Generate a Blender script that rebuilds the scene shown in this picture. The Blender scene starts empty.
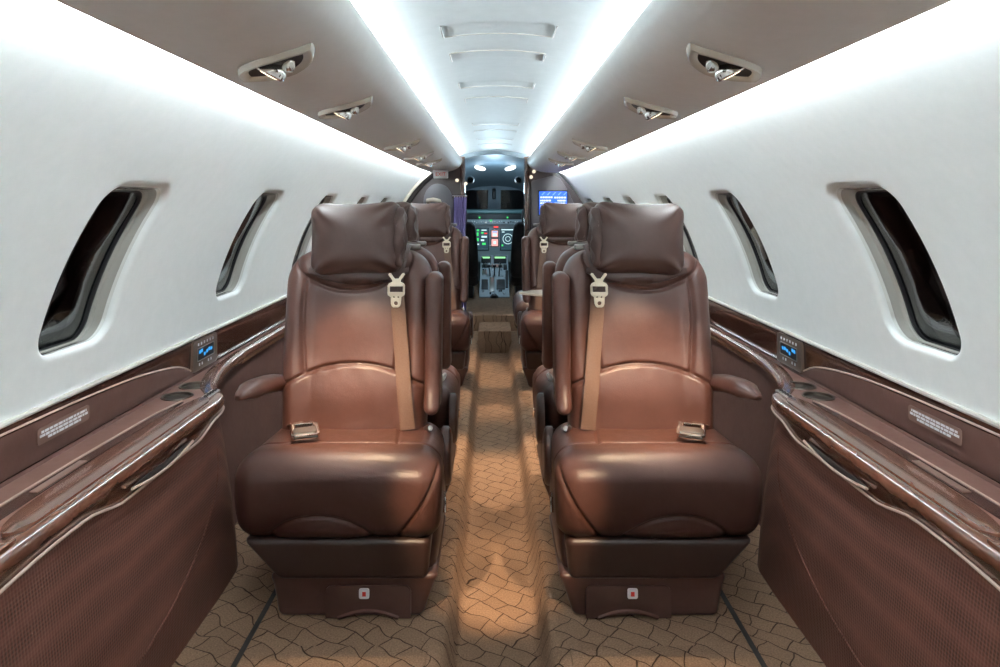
import bpy, bmesh, math, random
import numpy as np
from mathutils import Vector, Matrix, noise
from mathutils.geometry import tessellate_polygon

random.seed(7)
PI = math.pi
SC = bpy.context.scene
COL = SC.collection

# ------------------------------------------------------------------ dimensions (metres)
EYE = 1.262                 # eye height above the aisle floor
CX = -0.015                 # camera sits a touch left of the centre line
FL = 667.0                  # focal length in image pixels (24 mm lens)
RF = 0.10                   # raised seating floor above the aisle
R, ZC = 1.07, 0.677         # fuselage lining: circle radius and its centre height
Y_BACK, Y_FRONT = -1.3, 6.40


def at(px, py, d):
    """the point of the cabin at depth d seen at image position (px, py)"""
    return Vector((CX + (px - 493.0) * d / FL, d, EYE - (py - 203.0) * d / FL))


def sm(a, b, x):
    t = np.clip((np.asarray(x, float) - a) / (b - a), 0, 1)
    return t * t * (3 - 2 * t)


# ------------------------------------------------------------------ materials
def new_mat(name):
    m = bpy.data.materials.new(name)
    m.use_nodes = True
    nt = m.node_tree
    b = nt.nodes['Principled BSDF']
    return m, nt, b


def link(nt, a, ao, b, bi):
    nt.links.new(a.outputs[ao], b.inputs[bi])


def node(nt, t, **kw):
    n = nt.nodes.new(t)
    for k, v in kw.items():
        if k.startswith('i_'):
            n.inputs[k[2:].replace('_', ' ')].default_value = v
        else:
            setattr(n, k, v)
    return n


def coords(nt, scale=(1, 1, 1), rot=(0, 0, 0), kind='Object'):
    tc = node(nt, 'ShaderNodeTexCoord')
    mp = node(nt, 'ShaderNodeMapping')
    mp.inputs['Scale'].default_value = scale
    mp.inputs['Rotation'].default_value = rot
    link(nt, tc, kind, mp, 'Vector')
    return mp


def mix_col(nt, fac_node, fac_out, c1, c2):
    r = node(nt, 'ShaderNodeValToRGB')
    r.color_ramp.elements[0].color = (*c1, 1)
    r.color_ramp.elements[1].color = (*c2, 1)
    link(nt, fac_node, fac_out, r, 'Fac')
    return r


def simple(name, col, rough=0.5, metal=0.0, coat=0.0, spec=0.5, emit=None, estr=0.0):
    m, nt, b = new_mat(name)
    b.inputs['Base Color'].default_value = (*col, 1)
    b.inputs['Roughness'].default_value = rough
    b.inputs['Metallic'].default_value = metal
    b.inputs['Coat Weight'].default_value = coat
    b.inputs['Coat Roughness'].default_value = 0.08
    b.inputs['Specular IOR Level'].default_value = spec
    if emit:
        b.inputs['Emission Color'].default_value = (*emit, 1)
        b.inputs['Emission Strength'].default_value = estr
    return m


def leather(name, c1, c2, rough=0.42, bump=0.12, spec=0.5):
    m, nt, b = new_mat(name)
    mp = coords(nt)
    n1 = node(nt, 'ShaderNodeTexNoise', i_Scale=7.0, i_Detail=4.0, i_Roughness=0.6)
    link(nt, mp, 'Vector', n1, 'Vector')
    r = mix_col(nt, n1, 'Fac', c1, c2)
    r.color_ramp.elements[0].position = 0.35
    r.color_ramp.elements[1].position = 0.68
    link(nt, r, 'Color', b, 'Base Color')
    v = node(nt, 'ShaderNodeTexVoronoi', i_Scale=420.0)
    link(nt, mp, 'Vector', v, 'Vector')
    n2 = node(nt, 'ShaderNodeTexNoise', i_Scale=45.0, i_Detail=3.0)
    link(nt, mp, 'Vector', n2, 'Vector')
    ad = node(nt, 'ShaderNodeMath', operation='MULTIPLY_ADD')
    ad.inputs[1].default_value = 0.35
    link(nt, v, 'Distance', ad, 0)
    link(nt, n2, 'Fac', ad, 2)
    bp = node(nt, 'ShaderNodeBump', i_Strength=bump, i_Distance=0.004)
    link(nt, ad, 'Value', bp, 'Height')
    link(nt, bp, 'Normal', b, 'Normal')
    rr = node(nt, 'ShaderNodeMapRange')
    rr.inputs['To Min'].default_value = rough - 0.07
    rr.inputs['To Max'].default_value = rough + 0.08
    link(nt, n2, 'Fac', rr, 'Value')
    link(nt, rr, 'Result', b, 'Roughness')
    b.inputs['Specular IOR Level'].default_value = spec
    return m


def wood(name, c1, c2, c3, rough=0.18):
    m, nt, b = new_mat(name)
    mp = coords(nt, scale=(9, 2.2, 9))
    n0 = node(nt, 'ShaderNodeTexNoise', i_Scale=1.2, i_Detail=3.0)
    link(nt, mp, 'Vector', n0, 'Vector')
    n1 = node(nt, 'ShaderNodeTexNoise', i_Scale=2.6, i_Detail=8.0, i_Roughness=0.65, i_Distortion=1.8)
    link(nt, mp, 'Vector', n1, 'Vector')
    r = mix_col(nt, n1, 'Fac', c1, c3)
    r.color_ramp.elements[0].position = 0.3
    r.color_ramp.elements[1].position = 0.72
    e = r.color_ramp.elements.new(0.5)
    e.color = (*c2, 1)
    link(nt, r, 'Color', b, 'Base Color')
    b.inputs['Roughness'].default_value = rough
    b.inputs['Coat Weight'].default_value = 0.8
    b.inputs['Coat Roughness'].default_value = 0.05
    return m


def weave(name, c1, c2):
    m, nt, b = new_mat(name)
    mp = coords(nt, scale=(130, 130, 130))
    v = node(nt, 'ShaderNodeTexVoronoi', i_Scale=1.0, i_Randomness=0.08)
    link(nt, mp, 'Vector', v, 'Vector')
    mp2 = coords(nt, scale=(5, 5, 5))
    n = node(nt, 'ShaderNodeTexNoise', i_Scale=1.4, i_Detail=4.0)
    link(nt, mp2, 'Vector', n, 'Vector')
    ad = node(nt, 'ShaderNodeMath', operation='MULTIPLY_ADD')
    ad.inputs[1].default_value = 0.35
    link(nt, n, 'Fac', ad, 0)
    link(nt, v, 'Distance', ad, 2)
    r = mix_col(nt, ad, 'Value', c2, c1)
    r.color_ramp.elements[0].position = 0.25
    r.color_ramp.elements[1].position = 0.95
    link(nt, r, 'Color', b, 'Base Color')
    bp = node(nt, 'ShaderNodeBump', i_Strength=0.5, i_Distance=0.003, invert=True)
    link(nt, v, 'Distance', bp, 'Height')
    link(nt, bp, 'Normal', b, 'Normal')
    b.inputs['Roughness'].default_value = 0.5
    b.inputs['Specular IOR Level'].default_value = 0.3
    return m


def fabric(name, c1, c2, scale=30.0, rough=0.7, bump=0.15, coat=0.0):
    m, nt, b = new_mat(name)
    mp = coords(nt)
    n = node(nt, 'ShaderNodeTexNoise', i_Scale=scale, i_Detail=6.0, i_Roughness=0.7)
    link(nt, mp, 'Vector', n, 'Vector')
    r = mix_col(nt, n, 'Fac', c1, c2)
    r.color_ramp.elements[0].position = 0.3
    r.color_ramp.elements[1].position = 0.7
    link(nt, r, 'Color', b, 'Base Color')
    bp = node(nt, 'ShaderNodeBump', i_Strength=bump, i_Distance=0.002)
    link(nt, n, 'Fac', bp, 'Height')
    link(nt, bp, 'Normal', b, 'Normal')
    b.inputs['Roughness'].default_value = rough
    b.inputs['Specular IOR Level'].default_value = 0.3
    b.inputs['Coat Weight'].default_value = coat
    return m


def carpet(name):
    m, nt, b = new_mat(name)
    mp = coords(nt, scale=(1.0, 1.0, 1.0), rot=(0, 0, 0.0))
    # tile edges: a voronoi net, stretched across the cabin and wobbled
    nz = node(nt, 'ShaderNodeTexNoise', i_Scale=9.0, i_Detail=1.5)
    link(nt, mp, 'Vector', nz, 'Vector')
    mx = node(nt, 'ShaderNodeMixRGB', blend_type='LINEAR_LIGHT')
    mx.inputs['Fac'].default_value = 0.036
    link(nt, mp, 'Vector', mx, 'Color1')
    link(nt, nz, 'Color', mx, 'Color2')
    mp2 = node(nt, 'ShaderNodeMapping')
    mp2.inputs['Rotation'].default_value = (0, 0, 0.62)
    link(nt, mx, 'Color', mp2, 'Vector')
    v = node(nt, 'ShaderNodeTexBrick', offset=0.5, squash=0.7, squash_frequency=2)
    v.inputs['Scale'].default_value = 1.0
    v.inputs['Brick Width'].default_value = 0.098
    v.inputs['Row Height'].default_value = 0.056
    v.inputs['Mortar Size'].default_value = 0.0020
    v.inputs['Mortar Smooth'].default_value = 0.6
    v.inputs['Color1'].default_value = (1, 1, 1, 1)
    v.inputs['Color2'].default_value = (.86, .86, .86, 1)
    v.inputs['Mortar'].default_value = (0, 0, 0, 1)
    link(nt, mp2, 'Vector', v, 'Vector')
    r = v
    pile = node(nt, 'ShaderNodeTexNoise', i_Scale=220.0, i_Detail=4.0, i_Roughness=0.8)
    link(nt, mp, 'Vector', pile, 'Vector')
    pr = mix_col(nt, pile, 'Fac', (0.145, 0.084, 0.052), (0.41, 0.26, 0.168))
    pr.color_ramp.elements[0].position = 0.3
    pr.color_ramp.elements[1].position = 0.72
    mm = node(nt, 'ShaderNodeMixRGB', blend_type='MIX')
    link(nt, r, 'Color', mm, 'Fac')
    mm.inputs['Color1'].default_value = (0.050, 0.028, 0.019, 1)
    link(nt, pr, 'Color', mm, 'Color2')
    link(nt, mm, 'Color', b, 'Base Color')
    ad = node(nt, 'ShaderNodeMath', operation='MULTIPLY_ADD')
    ad.inputs[1].default_value = 0.6
    link(nt, r, 'Color', ad, 0)
    link(nt, pile, 'Fac', ad, 2)
    bp = node(nt, 'ShaderNodeBump', i_Strength=0.7, i_Distance=0.006)
    link(nt, ad, 'Value', bp, 'Height')
    link(nt, bp, 'Normal', b, 'Normal')
    b.inputs['Roughness'].default_value = 0.95
    b.inputs['Specular IOR Level'].default_value = 0.1
    return m


def glass(name, tint=(0.55, 0.57, 0.58)):
    m, nt, b = new_mat(name)
    b.inputs['Base Color'].default_value = (*tint, 1)
    b.inputs['Transmission Weight'].default_value = 1.0
    b.inputs['Roughness'].default_value = 0.02
    b.inputs['IOR'].default_value = 1.45
    return m


M = dict(
    leather=leather('brown_leather', (0.092, 0.038, 0.028), (0.125, 0.055, 0.042), 0.36),
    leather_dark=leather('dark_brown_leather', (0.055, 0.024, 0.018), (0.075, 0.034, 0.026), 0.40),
    leather_cool=leather('cool_lit_leather', (0.072, 0.037, 0.030), (0.096, 0.051, 0.042), 0.43),  # brown leather toned darker and greyer for the cooler light on the pillows
    leather_top=leather('ledge_leather', (0.17, 0.080, 0.062), (0.21, 0.105, 0.082), 0.34, 0.05),
    leather_panel=leather('panel_leather', (0.100, 0.045, 0.034), (0.125, 0.058, 0.045), 0.5, 0.1),
    leather_shaded=leather('shade_darkened_leather', (0.026, 0.012, 0.009), (0.036, 0.017, 0.013), 0.42),  # leather colour darkened to carry the shade under the cushion
    cup=simple('cup_metal', (0.20, 0.17, 0.145), 0.32, 1.0),
    belt=fabric('tan_webbing', (0.145, 0.080, 0.054), (0.19, 0.11, 0.077), 300, 0.5, 0.2),
    wood=wood('burl_wood', (0.085, 0.030, 0.017), (0.150, 0.058, 0.034), (0.21, 0.085, 0.052)),
    wood_dark=wood('dark_burl_wood', (0.035, 0.014, 0.010), (0.065, 0.026, 0.018), (0.11, 0.045, 0.032)),
    weave=weave('woven_leather', (0.215, 0.090, 0.066), (0.060, 0.024, 0.017)),
    carpet=carpet('patterned_carpet'),
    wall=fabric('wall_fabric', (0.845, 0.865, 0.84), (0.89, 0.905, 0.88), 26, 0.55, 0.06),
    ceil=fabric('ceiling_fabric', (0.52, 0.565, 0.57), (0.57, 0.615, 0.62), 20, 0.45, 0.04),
    psu=fabric('panel_fabric', (0.88, 0.88, 0.86), (0.92, 0.92, 0.90), 24, 0.5, 0.05),
    reveal=simple('window_reveal', (0.74, 0.74, 0.70), 0.14, 0.0, 0.5),
    sleeve=simple('shade_sleeve', (0.40, 0.385, 0.345), 0.16, 0.0, 0.6),
    champagne=simple('champagne_metal', (0.72, 0.60, 0.46), 0.28, 0.9),
    bezel=simple('pearl_bezel', (0.66, 0.60, 0.50), 0.3, 0.0, 0.4),
    chrome=simple('chrome', (0.82, 0.80, 0.77), 0.12, 1.0),
    nickel=simple('brushed_nickel', (0.46, 0.43, 0.41), 0.34, 1.0),
    ivory=simple('ivory_trim', (0.75, 0.72, 0.66), 0.25, 0.2, 0.5),
    piping=simple('pale_piping', (0.55, 0.40, 0.33), 0.35),
    black=simple('black_plastic', (0.012, 0.012, 0.013), 0.4),
    gasket=simple('black_gasket', (0.010, 0.009, 0.010), 0.55),
    dark=simple('dark_recess', (0.02, 0.014, 0.012), 0.6),
    glass=glass('window_glass'),
    bronze=simple('bronze_plate', (0.20, 0.145, 0.115), 0.35, 0.6),
    white=simple('white_print', (0.78, 0.78, 0.80), 0.5),
    paperlabel=simple('embossed_label', (0.20, 0.115, 0.090), 0.3),
    red=simple('red_print', (0.75, 0.05, 0.03), 0.5),
    pale_table=simple('pale_tabletop', (0.72, 0.62, 0.50), 0.3, 0.0, 0.4),
    cream=leather('cream_underside', (0.50, 0.39, 0.32), (0.62, 0.50, 0.42), 0.5, 0.1),
    partition=simple('partition_laminate', (0.075, 0.055, 0.055), 0.35, 0.0, 0.3),
    partition_panel=simple('grey_brown_panel', (0.12, 0.10, 0.105), 0.4),
    grey_panel=simple('grey_closet_panel', (0.15, 0.14, 0.155), 0.5),
    curtain=fabric('lilac_curtain', (0.26, 0.22, 0.47), (0.33, 0.29, 0.56), 60, 0.8, 0.1),
    cockpit=simple('cockpit_lining', (0.17, 0.215, 0.25), 0.5),
    cockpit_grey=simple('instrument_grey', (0.30, 0.345, 0.37), 0.5),
    cockpit_black=simple('cockpit_black', (0.015, 0.016, 0.018), 0.5),
    teal=simple('glareshield_teal', (0.12, 0.22, 0.23), 0.4),
    sheepskin=simple('crew_seat_cover', (0.022, 0.021, 0.022), 0.8),
    beige=simple('beige_lining', (0.48, 0.42, 0.33), 0.5),
)


def emit(name, col, s):
    m, nt, b = new_mat(name)
    b.inputs['Base Color'].default_value = (0, 0, 0, 1)
    b.inputs['Emission Color'].default_value = (*col, 1)
    b.inputs['Emission Strength'].default_value = s
    return m


M['led_up'] = emit('led_strip_upper', (0.85, 0.94, 1.0), 36.0)
M['led_low'] = emit('led_strip_lower', (0.83, 0.94, 1.0), 33.0)
M['lens'] = emit('lamp_lens', (1.0, 0.78, 0.52), 2.0)
M['screen_blue'] = emit('screen_blue', (0.02, 0.13, 0.90), .72)
M['screen_white'] = emit('screen_text', (0.80, 0.90, 1.0), .6)
M['digit'] = emit('blue_digits', (0.05, 0.42, 1.0), .45)
M['lcd_green'] = emit('green_lcd', (0.30, 0.75, 0.36), 0.5)
M['scr_dark'] = emit('dark_display', (0.02, 0.05, 0.07), 0.5)
M['scr_white'] = emit('display_lines', (0.55, 0.80, 0.85), 0.55)
M['scr_green'] = emit('display_green', (0.05, 0.65, 0.15), 0.55)
M['scr_red'] = emit('warning_red', (0.9, 0.04, 0.03), 0.6)
M['scr_pink'] = emit('display_pink', (0.85, 0.42, 0.40), 0.5)
M['scr_blue'] = emit('display_blue', (0.25, 0.5, 0.9), 0.5)
M['pin'] = emit('pin_light', (1.0, .85, .65), .5)
M['dome'] = emit('dome_light', (0.85, 0.95, 1.0), 1.2)

# ------------------------------------------------------------------ mesh helpers
MIRX = 1.0      # -1 while a mirrored copy of a shape is being built


class MB:
    """collects vertices and faces; build() links them as one mesh object"""

    def __init__(self):
        self.v, self.f = [], []

    def add(self, verts, faces):
        o = len(self.v)
        self.v += [tuple(map(float, p)) for p in verts]
        self.f += [tuple(i + o for i in f) for f in faces]
        return self

    def box(self, x0, x1, y0, y1, z0, z1):
        v = [(x, y, z) for x in (x0, x1) for y in (y0, y1) for z in (z0, z1)]
        return self.add(v, [(0, 1, 3, 2), (4, 6, 7, 5), (0, 4, 5, 1), (2, 3, 7, 6), (0, 2, 6, 4), (1, 5, 7, 3)])

    def rbox(self, c, h, r, deform=None, step=0.02, k=4):
        P, N, F = rbox_np(h, r, step, k)
        if deform is not None:
            P = deform(P, N)
        P = P + np.array(c)
        return self.add(P.tolist(), F)

    def tube(self, pts, rad, seg=8, flat=None, cap=True, up=None):
        """sweep along pts; rad a number or a list; flat=(a,b) scales the section; up keeps it upright"""
        pts = [Vector(p) for p in pts]
        n = len(pts)
        rr = rad if isinstance(rad, (list, tuple)) else [rad] * n
        V, F = [], []
        prev = None
        for i, p in enumerate(pts):
            t = (pts[min(i + 1, n - 1)] - pts[max(i - 1, 0)]).normalized()
            ref = Vector(up) if up is not None else (prev if prev is not None else (Vector((0, 0, 1)) if abs(t.z) < 0.9 else Vector((0, 1, 0))))
            a = t.cross(ref).normalized()
            b = a.cross(t).normalized()
            prev = b
            fa, fb = flat if flat else (1, 1)
            for j in range(seg):
                th = 2 * PI * j / seg
                V.append(p + a * (math.cos(th) * rr[i] * fa) + b * (math.sin(th) * rr[i] * fb))
        for i in range(n - 1):
            for j in range(seg):
                j2 = (j + 1) % seg
                F.append((i * seg + j, i * seg + j2, (i + 1) * seg + j2, (i + 1) * seg + j))
        if cap:
            F.append(tuple(range(seg - 1, -1, -1)))
            F.append(tuple((n - 1) * seg + j for j in range(seg)))
        return self.add([tuple(v) for v in V], F)

    def lathe(self, prof, seg=24, c=(0, 0, 0), ax='z'):
        V, F = [], []
        for (r, z) in prof:
            for j in range(seg):
                th = 2 * PI * j / seg
                q = (r * math.cos(th), r * math.sin(th), z)
                if ax == 'y':
                    q = (q[0], q[2], q[1])
                if ax == 'x':
                    q = (q[2], q[0], q[1])
                V.append((q[0] + c[0], q[1] + c[1], q[2] + c[2]))
        for i in range(len(prof) - 1):
            for j in range(seg):
                j2 = (j + 1) % seg
                F.append((i * seg + j, i * seg + j2, (i + 1) * seg + j2, (i + 1) * seg + j))
        if prof[0][0] > 1e-6:
            F.append(tuple(range(seg)))
        if prof[-1][0] > 1e-6:
            F.append(tuple((len(prof) - 1) * seg + j for j in range(seg)))
        return self.add(V, F)

    def grid(self, rows, close_u=False, close_v=False):
        """rows of points -> quads"""
        n, m = len(rows), len(rows[0])
        V = [tuple(p) for r in rows for p in r]
        F = []
        for i in range(n if close_u else n - 1):
            for j in range(m if close_v else m - 1):
                i2, j2 = (i + 1) % n, (j + 1) % m
                F.append((i * m + j, i * m + j2, i2 * m + j2, i2 * m + j))
        return self.add(V, F)

    def prism(self, loops, z0, z1, f=None):
        """closed outline (first) with holes, extruded between z0 and z1 (f maps (x,y,z) to the final place)"""
        f = f or (lambda p: p)
        tri = tessellate_polygon([[Vector((x, y, 0)) for x, y in lp] for lp in loops])
        flat = [q for lp in loops for q in lp]
        n = len(flat)
        V = [f((x, y, z0)) for x, y in flat] + [f((x, y, z1)) for x, y in flat]
        F = [tuple(t) for t in tri] + [tuple(i + n for i in reversed(t)) for t in tri]
        o = 0
        for lp in loops:
            m = len(lp)
            for i in range(m):
                a, b = o + i, o + (i + 1) % m
                F.append((a, b, b + n, a + n))
            o += m
        return self.add(V, F)

    def build(self, name, mat, parent=None, sharp=38, bevel=None, kind=None):
        me = bpy.data.meshes.new(name)
        v = [(x * MIRX, y, z) for x, y, z in self.v] if MIRX < 0 else self.v
        me.from_pydata(v, [], self.f)
        bm = bmesh.new()
        bm.from_mesh(me)
        bmesh.ops.remove_doubles(bm, verts=bm.verts, dist=1e-6)
        bmesh.ops.recalc_face_normals(bm, faces=bm.faces)
        if bevel:
            es = [e for e in bm.edges if len(e.link_faces) == 2 and e.calc_face_angle(0) > math.radians(35)]
            bmesh.ops.bevel(bm, geom=es, offset=bevel, segments=2, profile=0.6, affect='EDGES', clamp_overlap=True)
        bm.to_mesh(me)
        bm.free()
        me.polygons.foreach_set('use_smooth', [True] * len(me.polygons))
        me.set_sharp_from_angle(angle=math.radians(sharp))
        me.materials.append(M[mat] if isinstance(mat, str) else mat)
        o = bpy.data.objects.new(name, me)
        COL.objects.link(o)
        if parent:
            o.parent = parent
        if kind:
            o['kind'] = kind
        return o


def axis_samples(h, r, step, k):
    a = h - r
    n = max(1, int(round(2 * a / step)))
    s = list(np.linspace(-a, a, n + 1)) if a > 1e-9 else [0.0]
    e = [r * math.tan(math.radians(45.0 * i / k)) for i in range(1, k + 1)]
    return np.array([-a - q for q in reversed(e)] + s + [a + q for q in e])


def rbox_np(h, r, step, k):
    hx, hy, hz = h
    r = min(r, hx, hy, hz)
    A = [axis_samples(q, r, step, k) for q in h]
    key, P, F = {}, [], []

    def vid(p):
        q = (round(p[0], 6), round(p[1], 6), round(p[2], 6))
        if q not in key:
            key[q] = len(P)
            P.append(p)
        return key[q]
    for ax in range(3):
        u, w = [(1, 2), (2, 0), (0, 1)][ax]
        for sgn in (-1, 1):
            ids = []
            for a in A[u]:
                row = []
                for b in A[w]:
                    p = [0, 0, 0]
                    p[ax] = sgn * h[ax]
                    p[u] = a
                    p[w] = b
                    row.append(vid(p))
                ids.append(row)
            for i in range(len(A[u]) - 1):
                for j in range(len(A[w]) - 1):
                    q = (ids[i][j], ids[i + 1][j], ids[i + 1][j + 1], ids[i][j + 1])
                    F.append(q if sgn > 0 else q[::-1])
    P = np.array(P, float)
    inner = np.clip(P, -np.array(h) + r, np.array(h) - r)
    d = P - inner
    N = d / np.maximum(np.linalg.norm(d, axis=1, keepdims=True), 1e-9)
    return inner + r * N, N, F


def empty(name, loc=(0, 0, 0), rz=0.0):
    o = bpy.data.objects.new(name, None)
    o.empty_display_size = 0.1
    COL.objects.link(o)
    o.location = loc
    o.rotation_euler = (0, 0, rz)
    return o


def tag(o, label, cat, group=None, kind=None):
    o['label'] = label
    o['category'] = cat
    if group:
        o['group'] = group
    if kind:
        o['kind'] = kind
    return o


def copy_tree(o, parent=None):
    c = o.copy()
    COL.objects.link(c)
    if parent:
        c.parent = parent
    for ch in list(o.children):
        copy_tree(ch, c)
    return c


def groove(d, w):
    return np.exp(-(d / w) ** 2)


# ------------------------------------------------------------------ camera
cam_d = bpy.data.cameras.new('camera')
cam = bpy.data.objects.new('camera', cam_d)
COL.objects.link(cam)
cam.location = (CX, 0, EYE)
cam.rotation_euler = (PI / 2, 0, 0)
cam_d.sensor_width = 36
cam_d.lens = 36 * FL / 1000
cam_d.shift_x = 0.007
cam_d.shift_y = -0.1305
cam_d.clip_start = 0.02
SC.camera = cam

# ------------------------------------------------------------------ shell


def taper(y):
    return 1 - 0.16 * max(0.0, (y - 5.0) / 1.4) ** 1.5


def hull(a, y, dr=0.0, s=1):
    """point on the cabin lining: angle a from the crown, station y, dr outward, s = side"""
    x = (R + dr) * math.sin(a)
    z = ZC + (R + dr) * math.cos(a)
    if x > 0.3:
        x = 0.3 + (x - 0.3) * taper(y)
    return (s * x, y, z)


def recess(a, y, out, s=1):
    """as hull, pushed straight outboard (the window recesses are cut level)"""
    p = hull(a, y, 0, s)
    return (p[0] + s * out, y, p[2] - .10 * out)


A_TOP, A_BOT = math.acos((1.575 - ZC) / R), math.acos((0.787 - ZC) / R)
WA0, WA1 = math.radians(54.2), math.radians(77.6)
WW = 0.278      # window opening width along the cabin


MS = 8      # extra samples on each straight side


def dense(pts, n):
    """insert samples on the straight piece after each corner"""
    out = []
    for k in range(4):
        c = pts[k * (n + 1):(k + 1) * (n + 1)]
        nx = pts[((k + 1) * (n + 1)) % len(pts)]
        out += c
        for j in range(1, MS):
            f = j / MS
            out.append((c[-1][0] * (1 - f) + nx[0] * f, c[-1][1] * (1 - f) + nx[1] * f))
    return out


def rrect_loop(cy, ca, hy, ha, r, n=12):
    """rounded-rectangle loop in (station, angle*R) space, starting mid-bottom side, counter-clockwise"""
    pts = []
    for (sx, sy, a0) in ((1, -1, -90), (1, 1, 0), (-1, 1, 90), (-1, -1, 180)):
        for i in range(n + 1):
            th = math.radians(a0 + 90.0 * i / n)
            pts.append((cy + sx * (hy - r) + r * math.cos(th), ca + sy * (ha - r) + r * math.sin(th)))
    return dense(pts, n)


def cell_loop(y0, y1, t0, t1, n=12):
    """matching rectangle loop with the same number of points (corner arcs become L-shapes)"""
    pts = []
    cy, ca = (y0 + y1) / 2, (t0 + t1) / 2
    hy, ha = (y1 - y0) / 2, (t1 - t0) / 2
    for (sx, sy, a0) in ((1, -1, -90), (1, 1, 0), (-1, 1, 90), (-1, -1, 180)):
        for i in range(n + 1):
            f = i / n
            horiz_first = a0 in (-90, 90)
            if f <= 0.5:
                g = f * 2
                p = (sx * hy * (0.33 + 0.67 * g), sy * ha) if horiz_first else (sx * hy, sy * ha * (0.33 + 0.67 * g))
            else:
                g = (1 - f) * 2
                p = (sx * hy, sy * ha * (0.33 + 0.67 * g)) if horiz_first else (sx * hy * (0.33 + 0.67 * g), sy * ha)
            pts.append((cy + p[0], ca + p[1]))
    return dense(pts, n)


WIN = {-1: [1.645, 2.61, 3.54, 4.48, 5.33], 1: [1.645, 2.61, 3.54, 4.44, 5.20, 5.92]}
WALL_END = {-1: 6.02, 1: Y_FRONT}


def build_wall(s):
    mb = MB()
    ws = WIN[s]
    bounds = [1.16] + [(a + b) / 2 for a, b in zip(ws, ws[1:])] + [ws[-1] + 0.40]
    bounds[-1] = min(bounds[-1], WALL_END[s] - 0.02)
    # plain sheets before the first and after the last window
    for (ya, yb) in ((Y_BACK, bounds[0]), (bounds[-1], WALL_END[s])):
        ny = max(2, int((yb - ya) / 0.12))
        ang = sorted({round(q[1] / R, 9) for q in cell_loop(0, 1, A_TOP * R, A_BOT * R) if q[0] > .999})
        rows = [[hull(a_, ya + (yb - ya) * i / ny, 0, s) for a_ in ang] for i in range(ny + 1)]
        mb.grid(rows)
    c = (WA0 + WA1) / 2
    ha = (WA1 - WA0) / 2 * R
    for k, wy in enumerate(ws):
        y0, y1 = bounds[k], bounds[k + 1]
        outer = cell_loop(y0, y1, A_TOP * R, A_BOT * R)
        inner = rrect_loop(wy, c * R, WW / 2 + 0.018, ha + 0.018, 0.078)
        rows = []
        for i in range(13):
            f = (i / 12)
            rows.append([hull((o[1] * (1 - f) + q[1] * f) / R, o[0] * (1 - f) + q[0] * f, 0, s) for o, q in zip(outer, inner)])
        for e in range(1, 6):           # soft rolled lip into the recess
            th = e / 5 * PI / 2
            off = 0.018 * math.sin(th)
            dr = 0.018 * (1 - math.cos(th))
            lp = rrect_loop(wy, c * R, WW / 2 + 0.018 - off, ha + 0.018 - off, 0.078 - off)
            rows.append([recess(q[1] / R, q[0], dr, s) for q in lp])
        mb.grid(rows, close_v=True)
    o = mb.build('wall_left' if s < 0 else 'wall_right', 'wall', sharp=60, kind='structure')
    return o


def build_window(s, wy, num):
    c = (WA0 + WA1) / 2
    ha = (WA1 - WA0) / 2 * R
    base = Vector(hull(c, wy, 0.06, s))
    root = empty('window_%d' % num, base)
    root['kind'] = 'structure'

    def lp(ins, dr, ia=None):
        ia = ins * .35 if ia is None else ia
        return [Vector(recess(q[1] / R, q[0], dr, s)) - base for q in rrect_loop(wy, c * R, WW / 2 - ins, ha - ia, max(0.06 - ins * 0.5, 0.03))]
    fr = MB()
    fr.grid([lp(0, 0.018), lp(0.003, 0.024), lp(0.004, 0.026)], close_v=True)
    fr.build('window_frame', 'reveal', root, sharp=50)
    sl = MB()
    sl.grid([lp(0.004, 0.026), lp(0.0045, 0.029), lp(0.007, 0.046), lp(0.008, 0.048), lp(0.014, 0.050), lp(0.016, 0.053), lp(0.018, 0.066)], close_v=True)
    sl.build('shade_sleeve', 'sleeve', root, sharp=40)
    ga = MB()
    ga.grid([lp(0.018, 0.060), lp(0.018, 0.056), lp(0.024, 0.056), lp(0.026, 0.062), lp(0.026, 0.068)], close_v=True)
    ga.build('gasket', 'gasket', root)
    gl = MB()
    a, b = lp(0.022, 0.064), lp(0.022, 0.069)
    n = len(a)
    ca, cb = sum(a, Vector()) / n, sum(b, Vector()) / n
    gl.add([tuple(p) for p in a + b] + [tuple(ca), tuple(cb)],
           [(i, (i + 1) % n, 2 * n) for i in range(n)] + [(n + (i + 1) % n, n + i, 2 * n + 1) for i in range(n)] +
           [(i, n + i, n + (i + 1) % n, (i + 1) % n) for i in range(n)])
    gl.build('pane', 'glass', root)
    # outer pane surround, seen as a second edge behind the first
    og = MB()
    og.grid([lp(0.020, 0.078), lp(0.034, 0.096), lp(0.040, 0.100), lp(0.042, 0.112)], close_v=True)
    og.build('outer_frame', 'gasket', root)
    oc = MB()
    oc.grid([lp(0.012, 0.078), lp(0.012, 0.17)], close_v=True)
    d = lp(0.012, 0.17)
    oc.add([tuple(p) for p in d] + [tuple(sum(d, Vector()) / len(d))], [(i, (i + 1) % len(d), len(d)) for i in range(len(d))])
    oc.build('exterior_cap', 'gasket', root)  # black closed cap outside the pane
    return root


build_wall(-1)
build_wall(1)
wn = 1
for s in (-1, 1):
    for wy in WIN[s]:
        build_window(s, wy, wn)
        wn += 1

# ceiling crown between the two light coves
mb = MB()
AC = math.asin(0.47 / R)
NY = 40
rows = []
for i in range(NY + 1):
    y = Y_BACK + (6.15 - Y_BACK) * i / NY
    rows.append([(R * math.sin(-AC + 2 * AC * j / 40), y, ZC + R * math.cos(-AC + 2 * AC * j / 40)) for j in range(41)])
mb.grid(rows)
mb.build('ceiling', 'ceil', sharp=60, kind='structure')

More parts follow.
